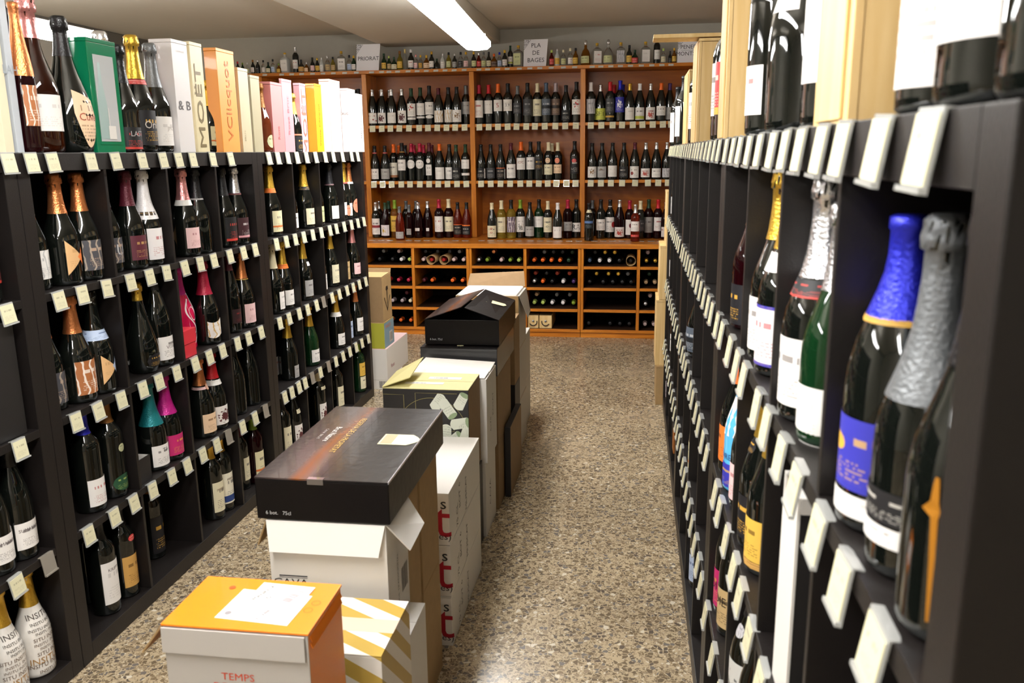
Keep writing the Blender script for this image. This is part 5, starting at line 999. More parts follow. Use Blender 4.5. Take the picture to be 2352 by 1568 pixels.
Rr(0, 1703, 580, C_, 'dark rose', 'amber', 'black gold', 'amber-necked bottle with black and gold label, fourth compartment', scale=1.02, lab=(.01, .09), y=1.7)
# second shelf of the near unit
t = thing('framed_carton', uniq('tall black carton with white aisle side and white top, second shelf near'), 'box', (XR + .06, 1.013, ZR - LEV[1] + .0006))
mobj('carton_body', boxmesh('carton_body', (-.048, -.045, 0), (.08, .045, .288), M_BLACKMATT, bev=.001), t)
for nm, a, b in (('carton_frame', (-.052, -.046, 0), (-.0485, .046, .292)), ('carton_frame', (-.048, -.047, .272), (-.02, -.0455, .292)), ('carton_top', (-.048, -.046, .2885), (.08, .046, .292))):
    mobj(nm, boxmesh(nm, a, b, M_WHITE), t)
Rr(1, 1718, 1080, C_, 'dark', 'gold', 'black gold', 'black bottle with round shoulder seal and gold lace label, second shelf', lab=(.02, .1), extra=[('black gold', .175, .2, .5, 'oval')], turn=10, y=1.452)
Rr(1, 1742, 1150, C_, 'dark', 'gold', 'yellow', 'dark bottle with yellow label and brown foot band, second shelf', lab=(.025, .1), scale=.98, neck=('ochre', .012, .024), turn=10, y=1.36)
o = Rr(1, 1672, 1020, C_, 'sky blue', 'orange', 'orange cloud', 'sky blue bottle with white shoulder and orange foil, second shelf', lab=(.12, .2), half=3.1, zc=.215, extra=[('blue', .01, .06, 3.1)], txt=None, y=1.715)
text_round(o, 'SOLAIRE', .018, P[C_]['R'], .075, 0, ink('2a4a8a'))
Rr(1, 1686, 1060, C_, 'dark', 'black', 'pink', 'dark bottle with rounded pink label, beside the sky blue one', lab=(.02, .1), scale=.93, y=1.622, off=.05)
Rr(1, 1652, 960, C_, 'dark', 'orange', 'orange', 'dark bottle with orange capsule and orange label, second shelf', lab=(.03, .11), y=1.81)
# third shelf
Rr(2, 1640, 1260, G_, 'dark', 'black', 'magenta', 'dark bottle with hot pink label, third shelf', lab=(.02, .11), txt=('DIE', .03, .07, '2a1014'), turn=20, y=1.815)
Rr(2, 1660, 1330, G_, 'dark', 'black', 'tan', 'dark bottle with tan label reading DIE, third shelf', lab=(.02, .11), txt=('DIE', .03, .08, '1c1412'), turn=20, y=1.73)
Rr(2, 1700, 1450, C_, 'dark', 'black', 'landscape', 'dark magnum with round white seal and grey landscape label, third shelf', lab=(.01, .12), scale=1.05, extra=[('silver', .165, .19, .45, 'oval')], turn=15, y=1.45)
Rr(2, 1740, 1520, C_, 'dark', 'black', 'gold', 'dark bottle with gold strip, next to the landscape label magnum', lab=(.01, .12), scale=.95, half=.4, y=1.355)
t = thing('white_carton', uniq('white carton top at the foot of the photo, nearest compartment'), 'box', (XR + .12, .66, ZR - LEV[2] + .0006))
mobj('carton_body', boxmesh('carton_body', (-.09, -.1, 0), (.14, .1, .285), M_WHITE, bev=.002), t); mobj('top_flap', boxmesh('top_flap', (-.088, -.098, .2855), (.02, .098, .288), M_WHITE), t)
# farther units of the right rack
FR = [(0, 1598, 560, B_, 'silver', 'white', 1.04, .08), (0, 1590, 540, B_, 'black', 'plain white', 1., .06), (0, 1580, 545, C_, 'black', 'black gold', 1., .09), (0, 1620, 545, C_, 'gold', 'yellow', 1., .1), (0, 1560, 480, C_, 'silver', 'grey', 1., .06), (0, 1548, 440, B_, 'black', 'grey', 1., .06), (0, 1645, 620, C_, 'gold', 'pale green', 1., .1),
      (1, 1576, 740, B_, 'black', 'plain white', 1., .07), (1, 1589, 765, B_, 'black', 'white', 1., .07), (1, 1606, 850, PR, 'black', 'slate', .95, .07), (1, 1609, 880, B_, 'silver', 'white', 1., .1), (1, 1635, 925, C_, 'amber', 'cream', 1., .08), (1, 1548, 620, B_, 'black', 'plain white', 1., .06), (1, 1545, 650, B_, 'maroon', 'plain white', 1., .09),
      (2, 1549, 815, B_, 'yellow', 'yellow', 1., .08), (2, 1565, 960, B_, 'black', 'green', 1., .07), (2, 1552, 890, B_, 'black', 'white', 1., .07), (2, 1598, 1130, C_, 'black', 'tan', 1., .09), (2, 1613, 1150, C_, 'orange', 'cream orange', 1.05, .06), (2, 1618, 1190, C_, 'gold', 'cream', 1., .1),
      (3, 1582, 1290, B_, 'black', 'silver', 1.05, .06), (3, 1600, 1440, B_, 'black', 'white red', 1., .08), (3, 1600, 1530, B_, 'black', 'pale blue', 1., .06), (3, 1540, 1010, B_, 'maroon', 'purple', 1.05, .06)]
for i, (row, px, py, t_, c, lk, sc_, off) in enumerate(FR):
    Rr(row, px, py, t_, 'dark', c, lk, f"{c}-topped dark bottle, {WORD(lk)} label, {ORD[i]} in far compartments of tag-edged rack, {LAYNAME[row]} shelf", scale=sc_, off=off, lab=(.02, .11), turn=20, group='bottles in the far compartments of the tag-edged rack')
# ---- on top of the right rack
def pine(label, pl, pr, ptop, X0=.205, depth=.12, handle=False, H=None):
    ya = onX(pr, 280, X0)[1]; yb = onX(pl, 290, X0)[1]; z1 = H or onX(pr, max(ptop, 0), X0)[2]
    if ptop < 0: z1 = ZR + .36
    t = thing('pine_gift_box', uniq(label), 'box', (X0, ya, ZR + .0006), 0, None)
    hh = z1 - ZR; D_ = yb - ya
    for nm, a, b in (('side_board', (0, 0, 0), (.009, D_, hh - .01)), ('side_board', (depth - .009, 0, 0), (depth, D_, hh - .01)), ('end_board', (.0095, .001, 0), (depth - .0095, .009, hh - .011)), ('end_board', (.0095, D_ - .009, 0), (depth - .0095, D_ - .001, hh - .011)), ('lid_board', (-.001, -.001, hh - .0095), (depth + .001, D_ + .001, hh))):
        mobj(nm, boxmesh(nm, a, b, M_PINE, bev=.001), t)
    mobj('sliding_lid', boxmesh('sliding_lid', (-.0035, D_ * .12, .004), (-.0005, D_ * .88, hh - .014), M_PINE, bev=.0008), t)
    return t
pine('big pale pine box beside the white-labelled bottles, near end', 1868, 1945, -1, .2, .11)
pine('tall yellow pine box between the red-capped pair and the curved black bottles', 1650, 1664, -1, .205, .11)
pb = pine('pine box with a lid plank sticking out over the rack', 1588, 1600, 100, .205, .12)
mobj('open_lid', boxmesh('open_lid', (-.15, -.0, 0), (.12, .12, .012), M_PINE, bev=.001), pb, (0, 0, onX(1600, 98, .205)[2] - ZR + .001))
pine('short pine box at the far end of the rack top', 1569, 1580, 165, .205, .11)
T_ = lambda *a, **k: stand('R', -1, *a, **k)
T_(1557, 260, B_, 'dark', 'black', 'white', 'dark bottle with white label at the far end of the rack top', off=.03, lab=(.02, .17))
T_(1572, 230, B_, 'dark', 'black', 'white red', 'dark bottle with crested white label beside the short pine box', off=.045, lab=(.04, .17), scale=1.1)
T_(1590, 230, B_, 'dark', 'grey', 'white', 'grey capped bottle between the short pine box and plank-topped box', off=.05, lab=(.05, .17), scale=1.1, y=3.36)
T_(1632, 230, B_, 'dark', 'maroon', 'white', 'maroon capped bottle with tall white label on the rack top', lab=(.055, .17), scale=1.15, group='tall bottles on the tag-edged rack top', y=2.36, off=0.05)
T_(1648, 230, B_, 'dark', 'maroon', 'red', 'maroon capped bottle with red and yellow label, blue edged', lab=(.06, .165), scale=1.15, half=.8, extra=[('yellow', .055, .07, .6)], group='tall bottles on the tag-edged rack top', y=2.262, off=0.05)
T_(1718, 200, B_, 'dark', 'black', 'white red', 'black bottle with low white and red label, next to yellow pine box', lab=(.03, .1), scale=1.2, y=1.62, off=0.05)
T_(1752, 200, C_, 'dark', 'black', 'silver', 'dark bottle with narrow patterned label on the rack top', lab=(.02, .12), scale=1.1, y=1.45, off=0.07)
T_(1778, 200, C_, 'dark', 'black', 'plain white', 'dark magnum with white pointed shoulder label', lab=(.15, .23), scale=1.12, half=1.2, y=1.345, off=0.05)
T_(1822, 200, B_, 'dark', 'black', 'grey', 'dark bottle with grey label on the rack top', lab=(.05, .17), scale=1.15, y=1.19, off=0.07)
T_(1850, 200, B_, 'dark', 'black', 'plain white', 'dark bottle with plain white label touching the big pine box', lab=(.045, .17), scale=1.15, y=1.095, off=0.05)
T_(2045, 150, B_, 'dark', 'black', 'white red', 'dark bottle with tall red-printed white label near the corner', lab=(.018, .17), scale=1.1, half=1.4, y=0.715, off=0.05)
T_(2200, 120, C_, 'dark', 'black', 'plain white', 'largest dark bottle with wide white label, nearest corner of rack top', lab=(.036, .118), scale=1.15, half=1.5, turn=30, y=0.612, off=0.055)
T_(2420, 150, C_, 'dark', 'black', 'silver', 'blurred dark bottle at the photo edge on the rack top', lab=(.06, .14), scale=1.05, y=0.51, off=0.05)
# ---- cartons and boards standing at the far end of the right rack
for i, (x0, x1, y0, z0, z1, mm, lb) in enumerate([(.15, .36, 4.80, .0006, .235, M_KRAFT, 'tan carton on the floor against the far end of the tag-edged rack'), (.142, .34, 4.97, .236, .62, M_PINE, 'pale wooden case on the tan carton at the far rack end'), (.155, .34, 4.97, .621, .93, M_PINE, 'pale wooden case higher in the far rack-end stack'), (.185, .34, 4.97, .931, 1.23, M_PINE, 'topmost pale wooden case of the far rack-end stack')]):
    y0 = 4.80 if i == 0 else 4.81
    t = thing('end_case' if i else 'tan_carton', uniq(lb), 'box', ((x0 + x1) / 2, y0 + .1, z0)); hw = (x1 - x0) / 2
    mobj('case_body', boxmesh('case_body', (-hw, -.09, 0), (hw, .2, z1 - z0 - .012), mm, bev=.002), t)
    mobj('case_lid', boxmesh('case_lid', (-hw - .001, -.091, z1 - z0 - .0118), (hw + .001, .201, z1 - z0 - .0005), mm, bev=.001), t)
bb = thing('hanging_gift_pack', uniq('brown gift pack with black top and green foot, low in the farthest rack unit'), 'box', (XR - .0 + .05, 3.655, ZR - LEV[3] + .0008))
mobj('pack_body', boxmesh('pack_body', (-.045, -.045, .07), (.045, .045, .17), mat('pack_brown', s('9a5a1c'), .5), bev=.002), bb)
mobj('pack_top', boxmesh('pack_top', (-.046, -.046, .171), (.046, .046, .195), M_BLACKMATT, bev=.002), bb); mobj('pack_foot', boxmesh('pack_foot', (-.03, -.03, 0), (.03, .03, .069), mat('pack_green', s('1e6a34'), .3), bev=.004), bb)

settle()

# ================================================================== CARTONS IN THE AISLE
def panel(name, parent, pts, th, m_):
    """thin board given by four corners (carton flap), thickness th along its normal"""
    p = [Vector(q) for q in pts]; n = (p[1] - p[0]).cross(p[3] - p[0]).normalized() * th
    V = p + [q + n for q in p]
    return mobj(name, mesh(name, V, [(3, 2, 1, 0), (4, 5, 6, 7), (0, 1, 5, 4), (1, 2, 6, 5), (2, 3, 7, 6), (3, 0, 4, 7)], m_), parent)
def carton(label, x0, x1, y0, y1, z0, z1, front=M_WHITE, side=None, top=None, closed=True, seam='X', texts=(), tape=None, name='carton', rz=0., hollow=False):
    cx, cy = (x0 + x1) / 2, (y0 + y1) / 2; hx, hy, h = (x1 - x0) / 2, (y1 - y0) / 2, z1 - z0
    t = thing(name, uniq(label), 'carton', (cx, cy, z0 + .0004), rz); side = side or front; top = top or side
    ft = .004
    if hollow:
        w_ = .004
        for a, b, mm in (((-hx, -hy, 0), (hx, -hy + w_, h), front), ((-hx, hy - w_, 0), (hx, hy, h), front), ((-hx, -hy + w_ + .0002, 0), (-hx + w_, hy - w_ - .0002, h), side), ((hx - w_, -hy + w_ + .0002, 0), (hx, hy - w_ - .0002, h), side)):
            mobj('carton_wall', boxmesh('carton_wall', a, b, mm), t)
        mobj('carton_floor', boxmesh('carton_floor', (-hx + w_ + .0002, -hy + w_ + .0002, 0), (hx - w_ - .0002, hy - w_ - .0002, .005), side), t)
    else:
        mobj('carton_body', boxmesh('carton_body', (-hx, -hy, 0), (hx, hy, h - (ft if closed else 0)), [front, side, top], [1, 1, 0, 0, 2, 2], bev=.0018), t)
    if closed:
        g = .0012
        if seam == 'X': fl = (((-hx, -hy), (hx, -g)), ((-hx, g), (hx, hy)))
        else: fl = (((-hx, -hy), (-g, hy)), ((g, -hy), (hx, hy)))
        for a, b in fl: mobj('top_flap', boxmesh('top_flap', (*a, h - ft + .0003), (*b, h), top, bev=.0008), t)
    if tape:
        if seam == 'X': mobj('tape', boxmesh('tape', (-hx - .0008, -.024, h - .0005), (hx + .0008, .024, h + .0005), tape), t)
        else: mobj('tape', boxmesh('tape', (-.024, -hy - .0008, h - .0005), (.024, hy + .0008, h + .0005), tape), t)
    for tx, sz, face, u, v, col, vert, st in texts:
        if face == 'F': o, a, b = (-hx + 2 * hx * u, -hy - .0003, h * v), (1, 0, 0), (0, 0, 1)
        elif face == 'R': o, a, b = (hx + .0003, -hy + 2 * hy * u, h * v), (0, 1, 0), (0, 0, 1)
        else: o, a, b = (-hx + 2 * hx * u, -hy + 2 * hy * v, h + .0006), (1, 0, 0), (0, 1, 0)
        if vert: a, b = tuple(b), tuple(-q for q in a)
        text_flat(t, tx, sz, o, a, b, ink(col), stretch=st)
    return t
def bars(parent, o, ux, uy, w_, h, n, col='2a2a2a', name='barcode'):
    o, ux, uy = Vector(o), Vector(ux), Vector(uy); V, Fc = [], []; rr = random.Random(int(abs(o.x * 1000))); x = 0
    while x < w_:
        b = rr.choice((.35, .7, 1.1)) * w_ / n; q = len(V)
        V += [o + ux * x, o + ux * (x + b), o + ux * (x + b) + uy * h, o + ux * x + uy * h]; Fc.append((q, q + 1, q + 2, q + 3)); x += b + rr.choice((.4, .8)) * w_ / n
    mobj(name, mesh(name, V, Fc, ink(col)), parent)
M_TAPE = mat('tape_clear', s('c0a472'), .2, coat=.5); M_TAPEW = mat('tape_white', s('e4ddd0'), .3, coat=.3); M_OLIVE = mat('carton_olive', s('c8bf84'), .6, bump=.05, bscale=40.)

# 1 orange carton, nearest
OX0, OX1, OY0, OY1 = -.751, -.502, 1.154, 1.311
carton('plain white carton underneath the orange carton', OX0, OX1, OY0, OY1, 0, .385)
oc = carton('orange-topped carton reading TEMPS DE FLORS, with shipping slip, nearest the camera', OX0, OX1, OY0, OY1, .386, .70, M_GREY, M_ORANGE, M_ORANGE, seam='Y', closed=False,
            texts=[('TEMPS', .0185, 'F', .5, .728, 'd0492c', False, 1.1), ('DE FLORS', .0185, 'F', .5, .668, 'd0492c', False, 1.1)])
hx, hy, h = (OX1 - OX0) / 2, (OY1 - OY0) / 2, .314
mobj('top_lid', boxmesh('top_lid', (-hx - .002, -hy - .002, h), (hx + .002, hy + .002, h + .004), M_ORANGE, bev=.0015), oc)
panel('front_lip', oc, [(-hx, -hy - .0035, h - .001), (-hx, -hy - .0045, h - .045), (hx - .004, -hy - .0045, h - .045), (hx - .004, -hy - .0035, h - .001)], .0025, M_GREY)
panel('side_flap', oc, [(-hx - .003, -hy, h), (-hx - .045, -hy + .004, h - .055), (-hx - .04, hy - .02, h - .055), (-hx - .003, hy, h)], .003, M_KRAFT)
for sg in (0, 1): panel('side_tab', oc, [(hx + .0005, -hy + .01, h - .008 - sg * .012), (hx + .0005, hy - .004, h - .008 - sg * .012), (hx + .0035, hy - .004, h - .017 - sg * .012), (hx + .0035, -hy + .01, h - .017 - sg * .012)], .001, M_ORANGE)
slip = boxmesh('shipping_slip', (-.055, -.045, 0), (.075, .05, .0008), mat('slip_paper', s('f2f0ee'), .4)); sl = mobj('shipping_slip', slip, oc, (.012, -.012, h + .0043)); sl.rotation_euler = (0, 0, R_(-4))
sl2 = mobj('shipping_slip', boxmesh('shipping_slip', (-.04, -.025, 0), (.058, .032, .0008), MATS['slip_paper']), oc, (.025, .032, h + .0052)); sl2.rotation_euler = (0, 0, R_(-4))
def up90(parent, tx, sz, x, y, z, col): return text_flat(parent, tx, sz, (x, y, z), (math.cos(R_(62)), math.sin(R_(62)), 0), (-math.sin(R_(62)), math.cos(R_(62)), 0), ink(col))
text_flat(sl2, 'MANRESA', .012, (-.022, -.002, .0009), (.25, .97, 0), (-.97, .25, 0), ink('5a5a5a')); text_flat(sl2, 'D11', .012, (-.004, -.010, .0009), (.25, .97, 0), (-.97, .25, 0), ink('4a4a4a'))
bars(sl2, (.02, -.02, .0011), (.25, .97, 0), (.97, -.25, 0), .04, .018, 16, '8a7f84'); bars(sl, (.012, -.04, .0011), (.25, .97, 0), (.97, -.25, 0), .04, .007, 16, '7a7478')
Vd, Fd = lathe([(0, 0), (.006, 0), (.006, .0006), (0, .0006)], 14)
mobj('print_seal', mesh('print_seal', [(x - .04, y - .028, z + .0009) for x, y, z in Vd], Fd, ink('8a8488')), sl)
mobj('red_dot', mesh('red_dot', [(x - .062, y + .045, z + h + .0042) for x, y, z in Vd], Fd, ink('e0501c')), oc)
V, Fc = [], []
for cx_, cy_ in ((.105, .012), (.1, -.012)):
    q = len(V)
    for k in range(24):
        a = 2 * math.pi * k / 24
        for r in (.0068, .0078): V.append((cx_ + r * math.cos(a), cy_ + r * math.sin(a), h + .0047))
    for k in range(24): a, b = q + 2 * k, q + 2 * ((k + 1) % 24); Fc.append((a, a + 1, b + 1, b))
mobj('printed_rings', mesh('printed_rings', V, Fc, ink('e05a10')), oc)

# 2 gold and white striped carton
def stripes():
    m_, t, b, N, L = nt('carton_stripes')
    tc = N.new('ShaderNodeTexCoord'); sx = N.new('ShaderNodeSeparateXYZ'); L.new(tc.outputs['Object'], sx.inputs[0])
    def M(op, a, b_):
        n = N.new('ShaderNodeMath'); n.operation = op
        for i, v in enumerate((a, b_)):
            if isinstance(v, (int, float)): n.inputs[i].default_value = v
            else: L.new(v, n.inputs[i])
        return n.outputs[0]
    e = M('ADD', M('SUBTRACT', M('MULTIPLY', sx.outputs[0], .55), M('MULTIPLY', sx.outputs[1], -1.0)), M('MULTIPLY', sx.outputs[2], 1.0))
    st = M('GREATER_THAN', M('FRACT', M('ADD', M('MULTIPLY', e, 13.5), 50.1), 0), .5)
    x = N.new('ShaderNodeMixRGB'); x.inputs[1].default_value = (*s('e6e0d8'), 1); x.inputs[2].default_value = (*s('bb9c48'), 1); L.new(st, x.inputs[0])
    L.new(x.outputs[0], b.inputs['Base Color']); b.inputs['Roughness'].default_value = .45; MATS['stripes'] = m_; return m_
M_ST = stripes()
sc_ = carton('gold and white striped carton between the orange and white ones', -.745, -.461, 1.395, 1.60, 0, .511, M_ST, M_ST, M_ST, seam='X', tape=mat('tape_matt', s('dcc4ae'), .4))
bars(sc_, (.1425, -.02, .1), (0, 1, 0), (0, 0, 1), .07, .02, 14); text_flat(sc_, 'FRAGIL', .02, (-.06 + .13, -.1028, .33), (0, 0, 1), (-1, 0, 0), ink('6a6058'))

# 3 black flat carton on white and brown cartons
KZ, KB = .77, .673
carton('white carton on the floor under the one reading CAVA', -.775, -.478, 1.625, 1.80, 0, .392)
cv = carton('white carton reading CAVA with its flaps hanging open, under the flat black carton', -.785, -.515, 1.632, 1.80, .393, KB - .004, M_WHITE, seam='X', closed=False,
            texts=[('CAVA', .024, 'F', .17, .46, '2c2c2c', False, 1.3), ('MÉTODE TRADICIONAL', .012, 'R', .45, .35, '4a4644', True, 1.2)])
hx, hy, h = .135, .084, KB - .004 - .393
mobj('printed_rule', boxmesh('printed_rule', (-.115, -hy - .0008, .142), (-.05, -hy - .0003, .1445), ink('2a2c34')), cv)
mobj('printed_rule', boxmesh('printed_rule', (-.115, -hy - .0008, .1385), (-.05, -hy - .0003, .1395), ink('4a4c54')), cv)
panel('front_flap', cv, [(-hx, -hy - .002, h), (-hx + .012, -hy - .022, h - .066), (hx - .012, -hy - .022, h - .066), (hx, -hy - .002, h)], .003, M_WHITE)
panel('side_flap', cv, [(-hx - .002, -hy, h), (-hx - .034, -hy + .015, h - .07), (-hx - .034, hy - .03, h - .07), (-hx - .002, hy, h)], .003, M_KRAFT)
panel('side_flap', cv, [(hx + .002, hy, h), (hx + .05, hy - .03, h - .055), (hx + .045, -hy + .03, h - .07), (hx + .002, -hy, h)], .003, M_WHITE)
bars(cv, (hx + .0006, .02, .06), (0, 1, 0), (0, 0, 1), .05, .06, 12, '55504c')
for i, (ya, yb) in enumerate(((1.803, 1.925), (1.945, 2.13))):
    for j, (za, zb) in enumerate(((0, .335), (.336, KB - .004))):
        carton(f"{'narrow' if i == 0 else 'wide'} brown kraft carton, {'lower' if j == 0 else 'upper'} one of its pair, supporting the flat black carton", -.80, -.52, ya, yb, za, zb, M_KRAFT, seam='Y', tape=M_TAPE if j else None)


bk = thing('carton', uniq('flat glossy black carton with orange-lit picture top, cream label and gold lettering'), 'carton', (-.653, 1.8875, KB), R_(0))
bx, by, bh = .15, .2625, KZ - KB
mobj('carton_body', boxmesh('carton_body', (-bx, -by, 0), (bx, by, bh - .004), M_CARTBLACK, bev=.003), bk)
def picture_mat():
    m_, t, b, N, L = nt('carton_picture')
    tc = N.new('ShaderNodeTexCoord'); sx = N.new('ShaderNodeSeparateXYZ'); L.new(tc.outputs['Object'], sx.inputs[0])
    no = N.new('ShaderNodeTexNoise'); no.inputs['Scale'].default_value = 5; mp = N.new('ShaderNodeMapping'); mp.inputs['Scale'].default_value = (1.5, .25, 1); L.new(tc.outputs['Object'], mp.inputs['Vector']); L.new(mp.outputs[0], no.inputs['Vector'])
    a = N.new('ShaderNodeMath'); a.operation = 'MULTIPLY_ADD'; L.new(no.outputs['Fac'], a.inputs[0]); a.inputs[1].default_value = .12; L.new(sx.outputs[0], a.inputs[2])
    r = N.new('ShaderNodeValToRGB'); mr = N.new('ShaderNodeMapRange'); mr.inputs[1].default_value = -.15; mr.inputs[2].default_value = .15; L.new(a.outputs[0], mr.inputs[0]); L.new(mr.outputs[0], r.inputs['Fac'])
    el = r.color_ramp.elements; el[0].position = 0; el[0].color = (*s('231f20'), 1); el[1].position = .70; el[1].color = (*s('1a1718'), 1)
    for p_, c in ((.22, '2b2324'), (.40, '4e4240'), (.50, '74401c'), (.57, '5e4a44'), (.63, '33282a')):
        e = el.new(p_); e.color = (*s(c), 1)
    L.new(r.outputs['Color'], b.inputs['Base Color']); b.inputs['Roughness'].default_value = .24; b.inputs['Coat Weight'].default_value = .1; b.inputs['Specular IOR Level'].default_value = .35
    n2 = N.new('ShaderNodeTexNoise'); n2.inputs['Scale'].default_value = 55; L.new(tc.outputs['Object'], n2.inputs['Vector']); bp = N.new('ShaderNodeBump'); bp.inputs['Strength'].default_value = .3; bp.inputs['Distance'].default_value = .002
    L.new(n2.outputs['Fac'], bp.inputs['Height']); L.new(bp.outputs[0], b.inputs['Normal']); return m_
M_PIC = picture_mat()
mobj('top_flap', boxmesh('top_flap', (-bx, -by, bh - .0035), (-.0042, by, bh), M_PIC), bk)
mobj('top_flap', boxmesh('top_flap', (-.0038, -by, bh - .0035), (bx, by, bh), M_PIC), bk)
mobj('edge_strip', boxmesh('edge_strip', (bx - .0012, -by, bh - .004), (bx + .001, by, bh + .0012), mat('worn_edge', s('a8a4aa'), .15, coat=.6)), bk)
mobj('tape', boxmesh('tape', (-.03, -by - .0012, bh - .012), (.006, -by + .012, bh + .0008), mat('tape_gloss', s('5a5450'), .08, coat=.6)), bk)
text_flat(bk, 'RESERVA DE LA PROPIETAT', .021, (-.036, .03, bh + .0008), (0, -1, 0), (1, 0, 0), ink('c8a04a'))
text_flat(bk, 'Brut Nature', .022, (-.078, .03, bh + .0008), (0, -1, 0), (1, 0, 0), ink('e0dcd8')); text_flat(bk, 'C A V A   B R U T', .010, (-.103, .03, bh + .0008), (0, -1, 0), (1, 0, 0), ink('c0bcb8'))
text_flat(bk, '6 bot.   75cl', .012, (-.1, -by - .0006, .016), (1, 0, 0), (0, 0, 1), ink('b8b8b8'))
V = []; n_ = 12
lx, ly, lw, lh = .055, -.03, .095, .075
V = [(lx, ly, 0), (lx, ly + lh, 0)] + [(lx + lw * .75 + lw * .25 * math.sin(math.pi * k / n_), ly + lh - lh * k / n_, 0) for k in range(n_ + 1)]
def poly(name, parent, pts, z, m_): return mobj(name, mesh(name, [(x, y, z) for x, y, _ in pts] , [tuple(reversed(range(len(pts))))], m_), parent)
poly('paper_label', bk, V, bh + .0009, mat('label_cream', s('d6cfa6'), .4))
poly('label_field', bk, [(lx + (x - lx) * .94 + .003, ly + lh / 2 + (y - ly - lh / 2) * .88, 0) for x, y, _ in V], bh + .0012, mat('label_white2', s('efece6'), .4))
poly('label_picture', bk, [(lx + .004, ly + .005, 0), (lx + .004, ly + lh - .005, 0), (lx + .034, ly + lh - .005, 0), (lx + .034, ly + .005, 0)], bh + .0015, label_mat('label_pict', s('a89c78'), amt=0, spot=(s('5a4c38'), .5, .5, .5, 'blot')))

# 4 three white cartons with red letters
for i in range(3):
    t = carton(f"long white carton with red letter t, {['lowest', 'middle', 'topmost'][i]} of three stacked", -.812, -.512, 2.232, 2.727, i * .164, i * .164 + .162, mat('carton_white2', s('e6e2dc'), .55, bump=.05, bscale=30.), seam='Y',
               texts=[('s', .05, 'F', .945, .80, '2a2a2c', False, 1.1), ('t', .16, 'F', .93, .47, 'b0182c', False, 1.0), ('es)', .03, 'F', .955, .17, '3a3a3c', False, 1.1), ('MUSCAT', .03, 'R', .5, .4, '55504c', True, 1), ('BOT 6', .03, 'R', .3, .6, '55504c', True, 1), ('75 CL', .03, 'R', .22, .3, '55504c', True, 1)])
    
# 5 cork-printed carton, open
CX0, CX1, CY0, CY1, CZ = -.856, -.551, 2.75, 2.97, .65
carton('black carton with an ochre oval, under the cork-printed carton', -.84, -.545, 2.75, 2.96, 0, .32, M_BLACKMATT, mat('carton_side_dark', s('24221f'), .5))
ck = carton('black carton printed with wine corks, pale green flaps half open', CX0, CX1, CY0, CY1, .321, CZ, M_BLACKMATT, M_KRAFT2, M_OLIVE, closed=False)
hx, hy, h = (CX1 - CX0) / 2, (CY1 - CY0) / 2, CZ - .321
mobj('top_flap', boxmesh('top_flap', (-hx + .0, -hy, h + .0006), (hx, -.005, h + .003), M_OLIVE, bev=.0008), ck); mobj('top_flap', boxmesh('top_flap', (-hx + .05, -.001, h + .0006), (hx, hy, h + .003), M_OLIVE, bev=.0008), ck)
panel('raised_flap', ck, [(-hx, -hy, h + .004), (-hx + .09, -hy + .04, h + .03), (-hx + .09, hy + .02, h + .055), (-hx, hy - .03, h + .012)], .003, M_OLIVE)
for a, b in (((.02, .02), (.1, .05)), ((-.05, -.05), (.05, -.025))): mobj('paper_slip', boxmesh('paper_slip', (a[0] - .04, a[1], h + .0034), (b[0], b[1], h + .004), M_WHITE), ck)
bars(ck, (-.0, .028, h + .0043), (1, 0, 0), (0, 1, 0), .05, .012, 18, '6a6a6a'); bars(ck, (-.06, -.045, h + .0043), (1, 0, 0), (0, 1, 0), .05, .01, 18, '6a6a6a')
def ribbon(name, parent, pts, w_, m_):   # thin printed line on the front face
    V, Fc = [], []
    for i, (x, z) in enumerate(pts):
        a = pts[max(0, i - 1)]; b = pts[min(len(pts) - 1, i + 1)]; d = Vector((b[0] - a[0], b[1] - a[1])); d.normalize(); n = Vector((-d.y, d.x)) * w_
        V += [(x + n.x, -hy - .0008, z + n.y), (x - n.x, -hy - .0008, z - n.y)]
    for i in range(len(pts) - 1): Fc.append((2 * i, 2 * i + 2, 2 * i + 3, 2 * i + 1))
    return mobj(name, mesh(name, V, Fc, m_), parent)
GL = mat('printed_gold', s('8a8050'), .4)
ribbon('printed_line', ck, [(-hx + .0, h - .02), (-hx + .075, h - .02), (-hx + .077, .0)], .0008, GL); ribbon('printed_line', ck, [(hx - .04, h - .012), (-hx + .117, h - .012), (-hx + .117, .0)], .0008, GL)
ribbon('printed_arc', ck, [(.02 + .125 * math.cos(R_(a)), .175 + .125 * math.sin(R_(a))) for a in range(25, 176, 6)], .0008, GL); ribbon('printed_line', ck, [(.0, .18), (.1, .18), (.1, .26)], .0006, GL)
CKM = label_mat('cork_print', s('d2d5c6'), s('5a6a54'), amt=.5); CKD = mat('cork_end', s('8a9c78'), .6, vary=.3, bscale=300.)
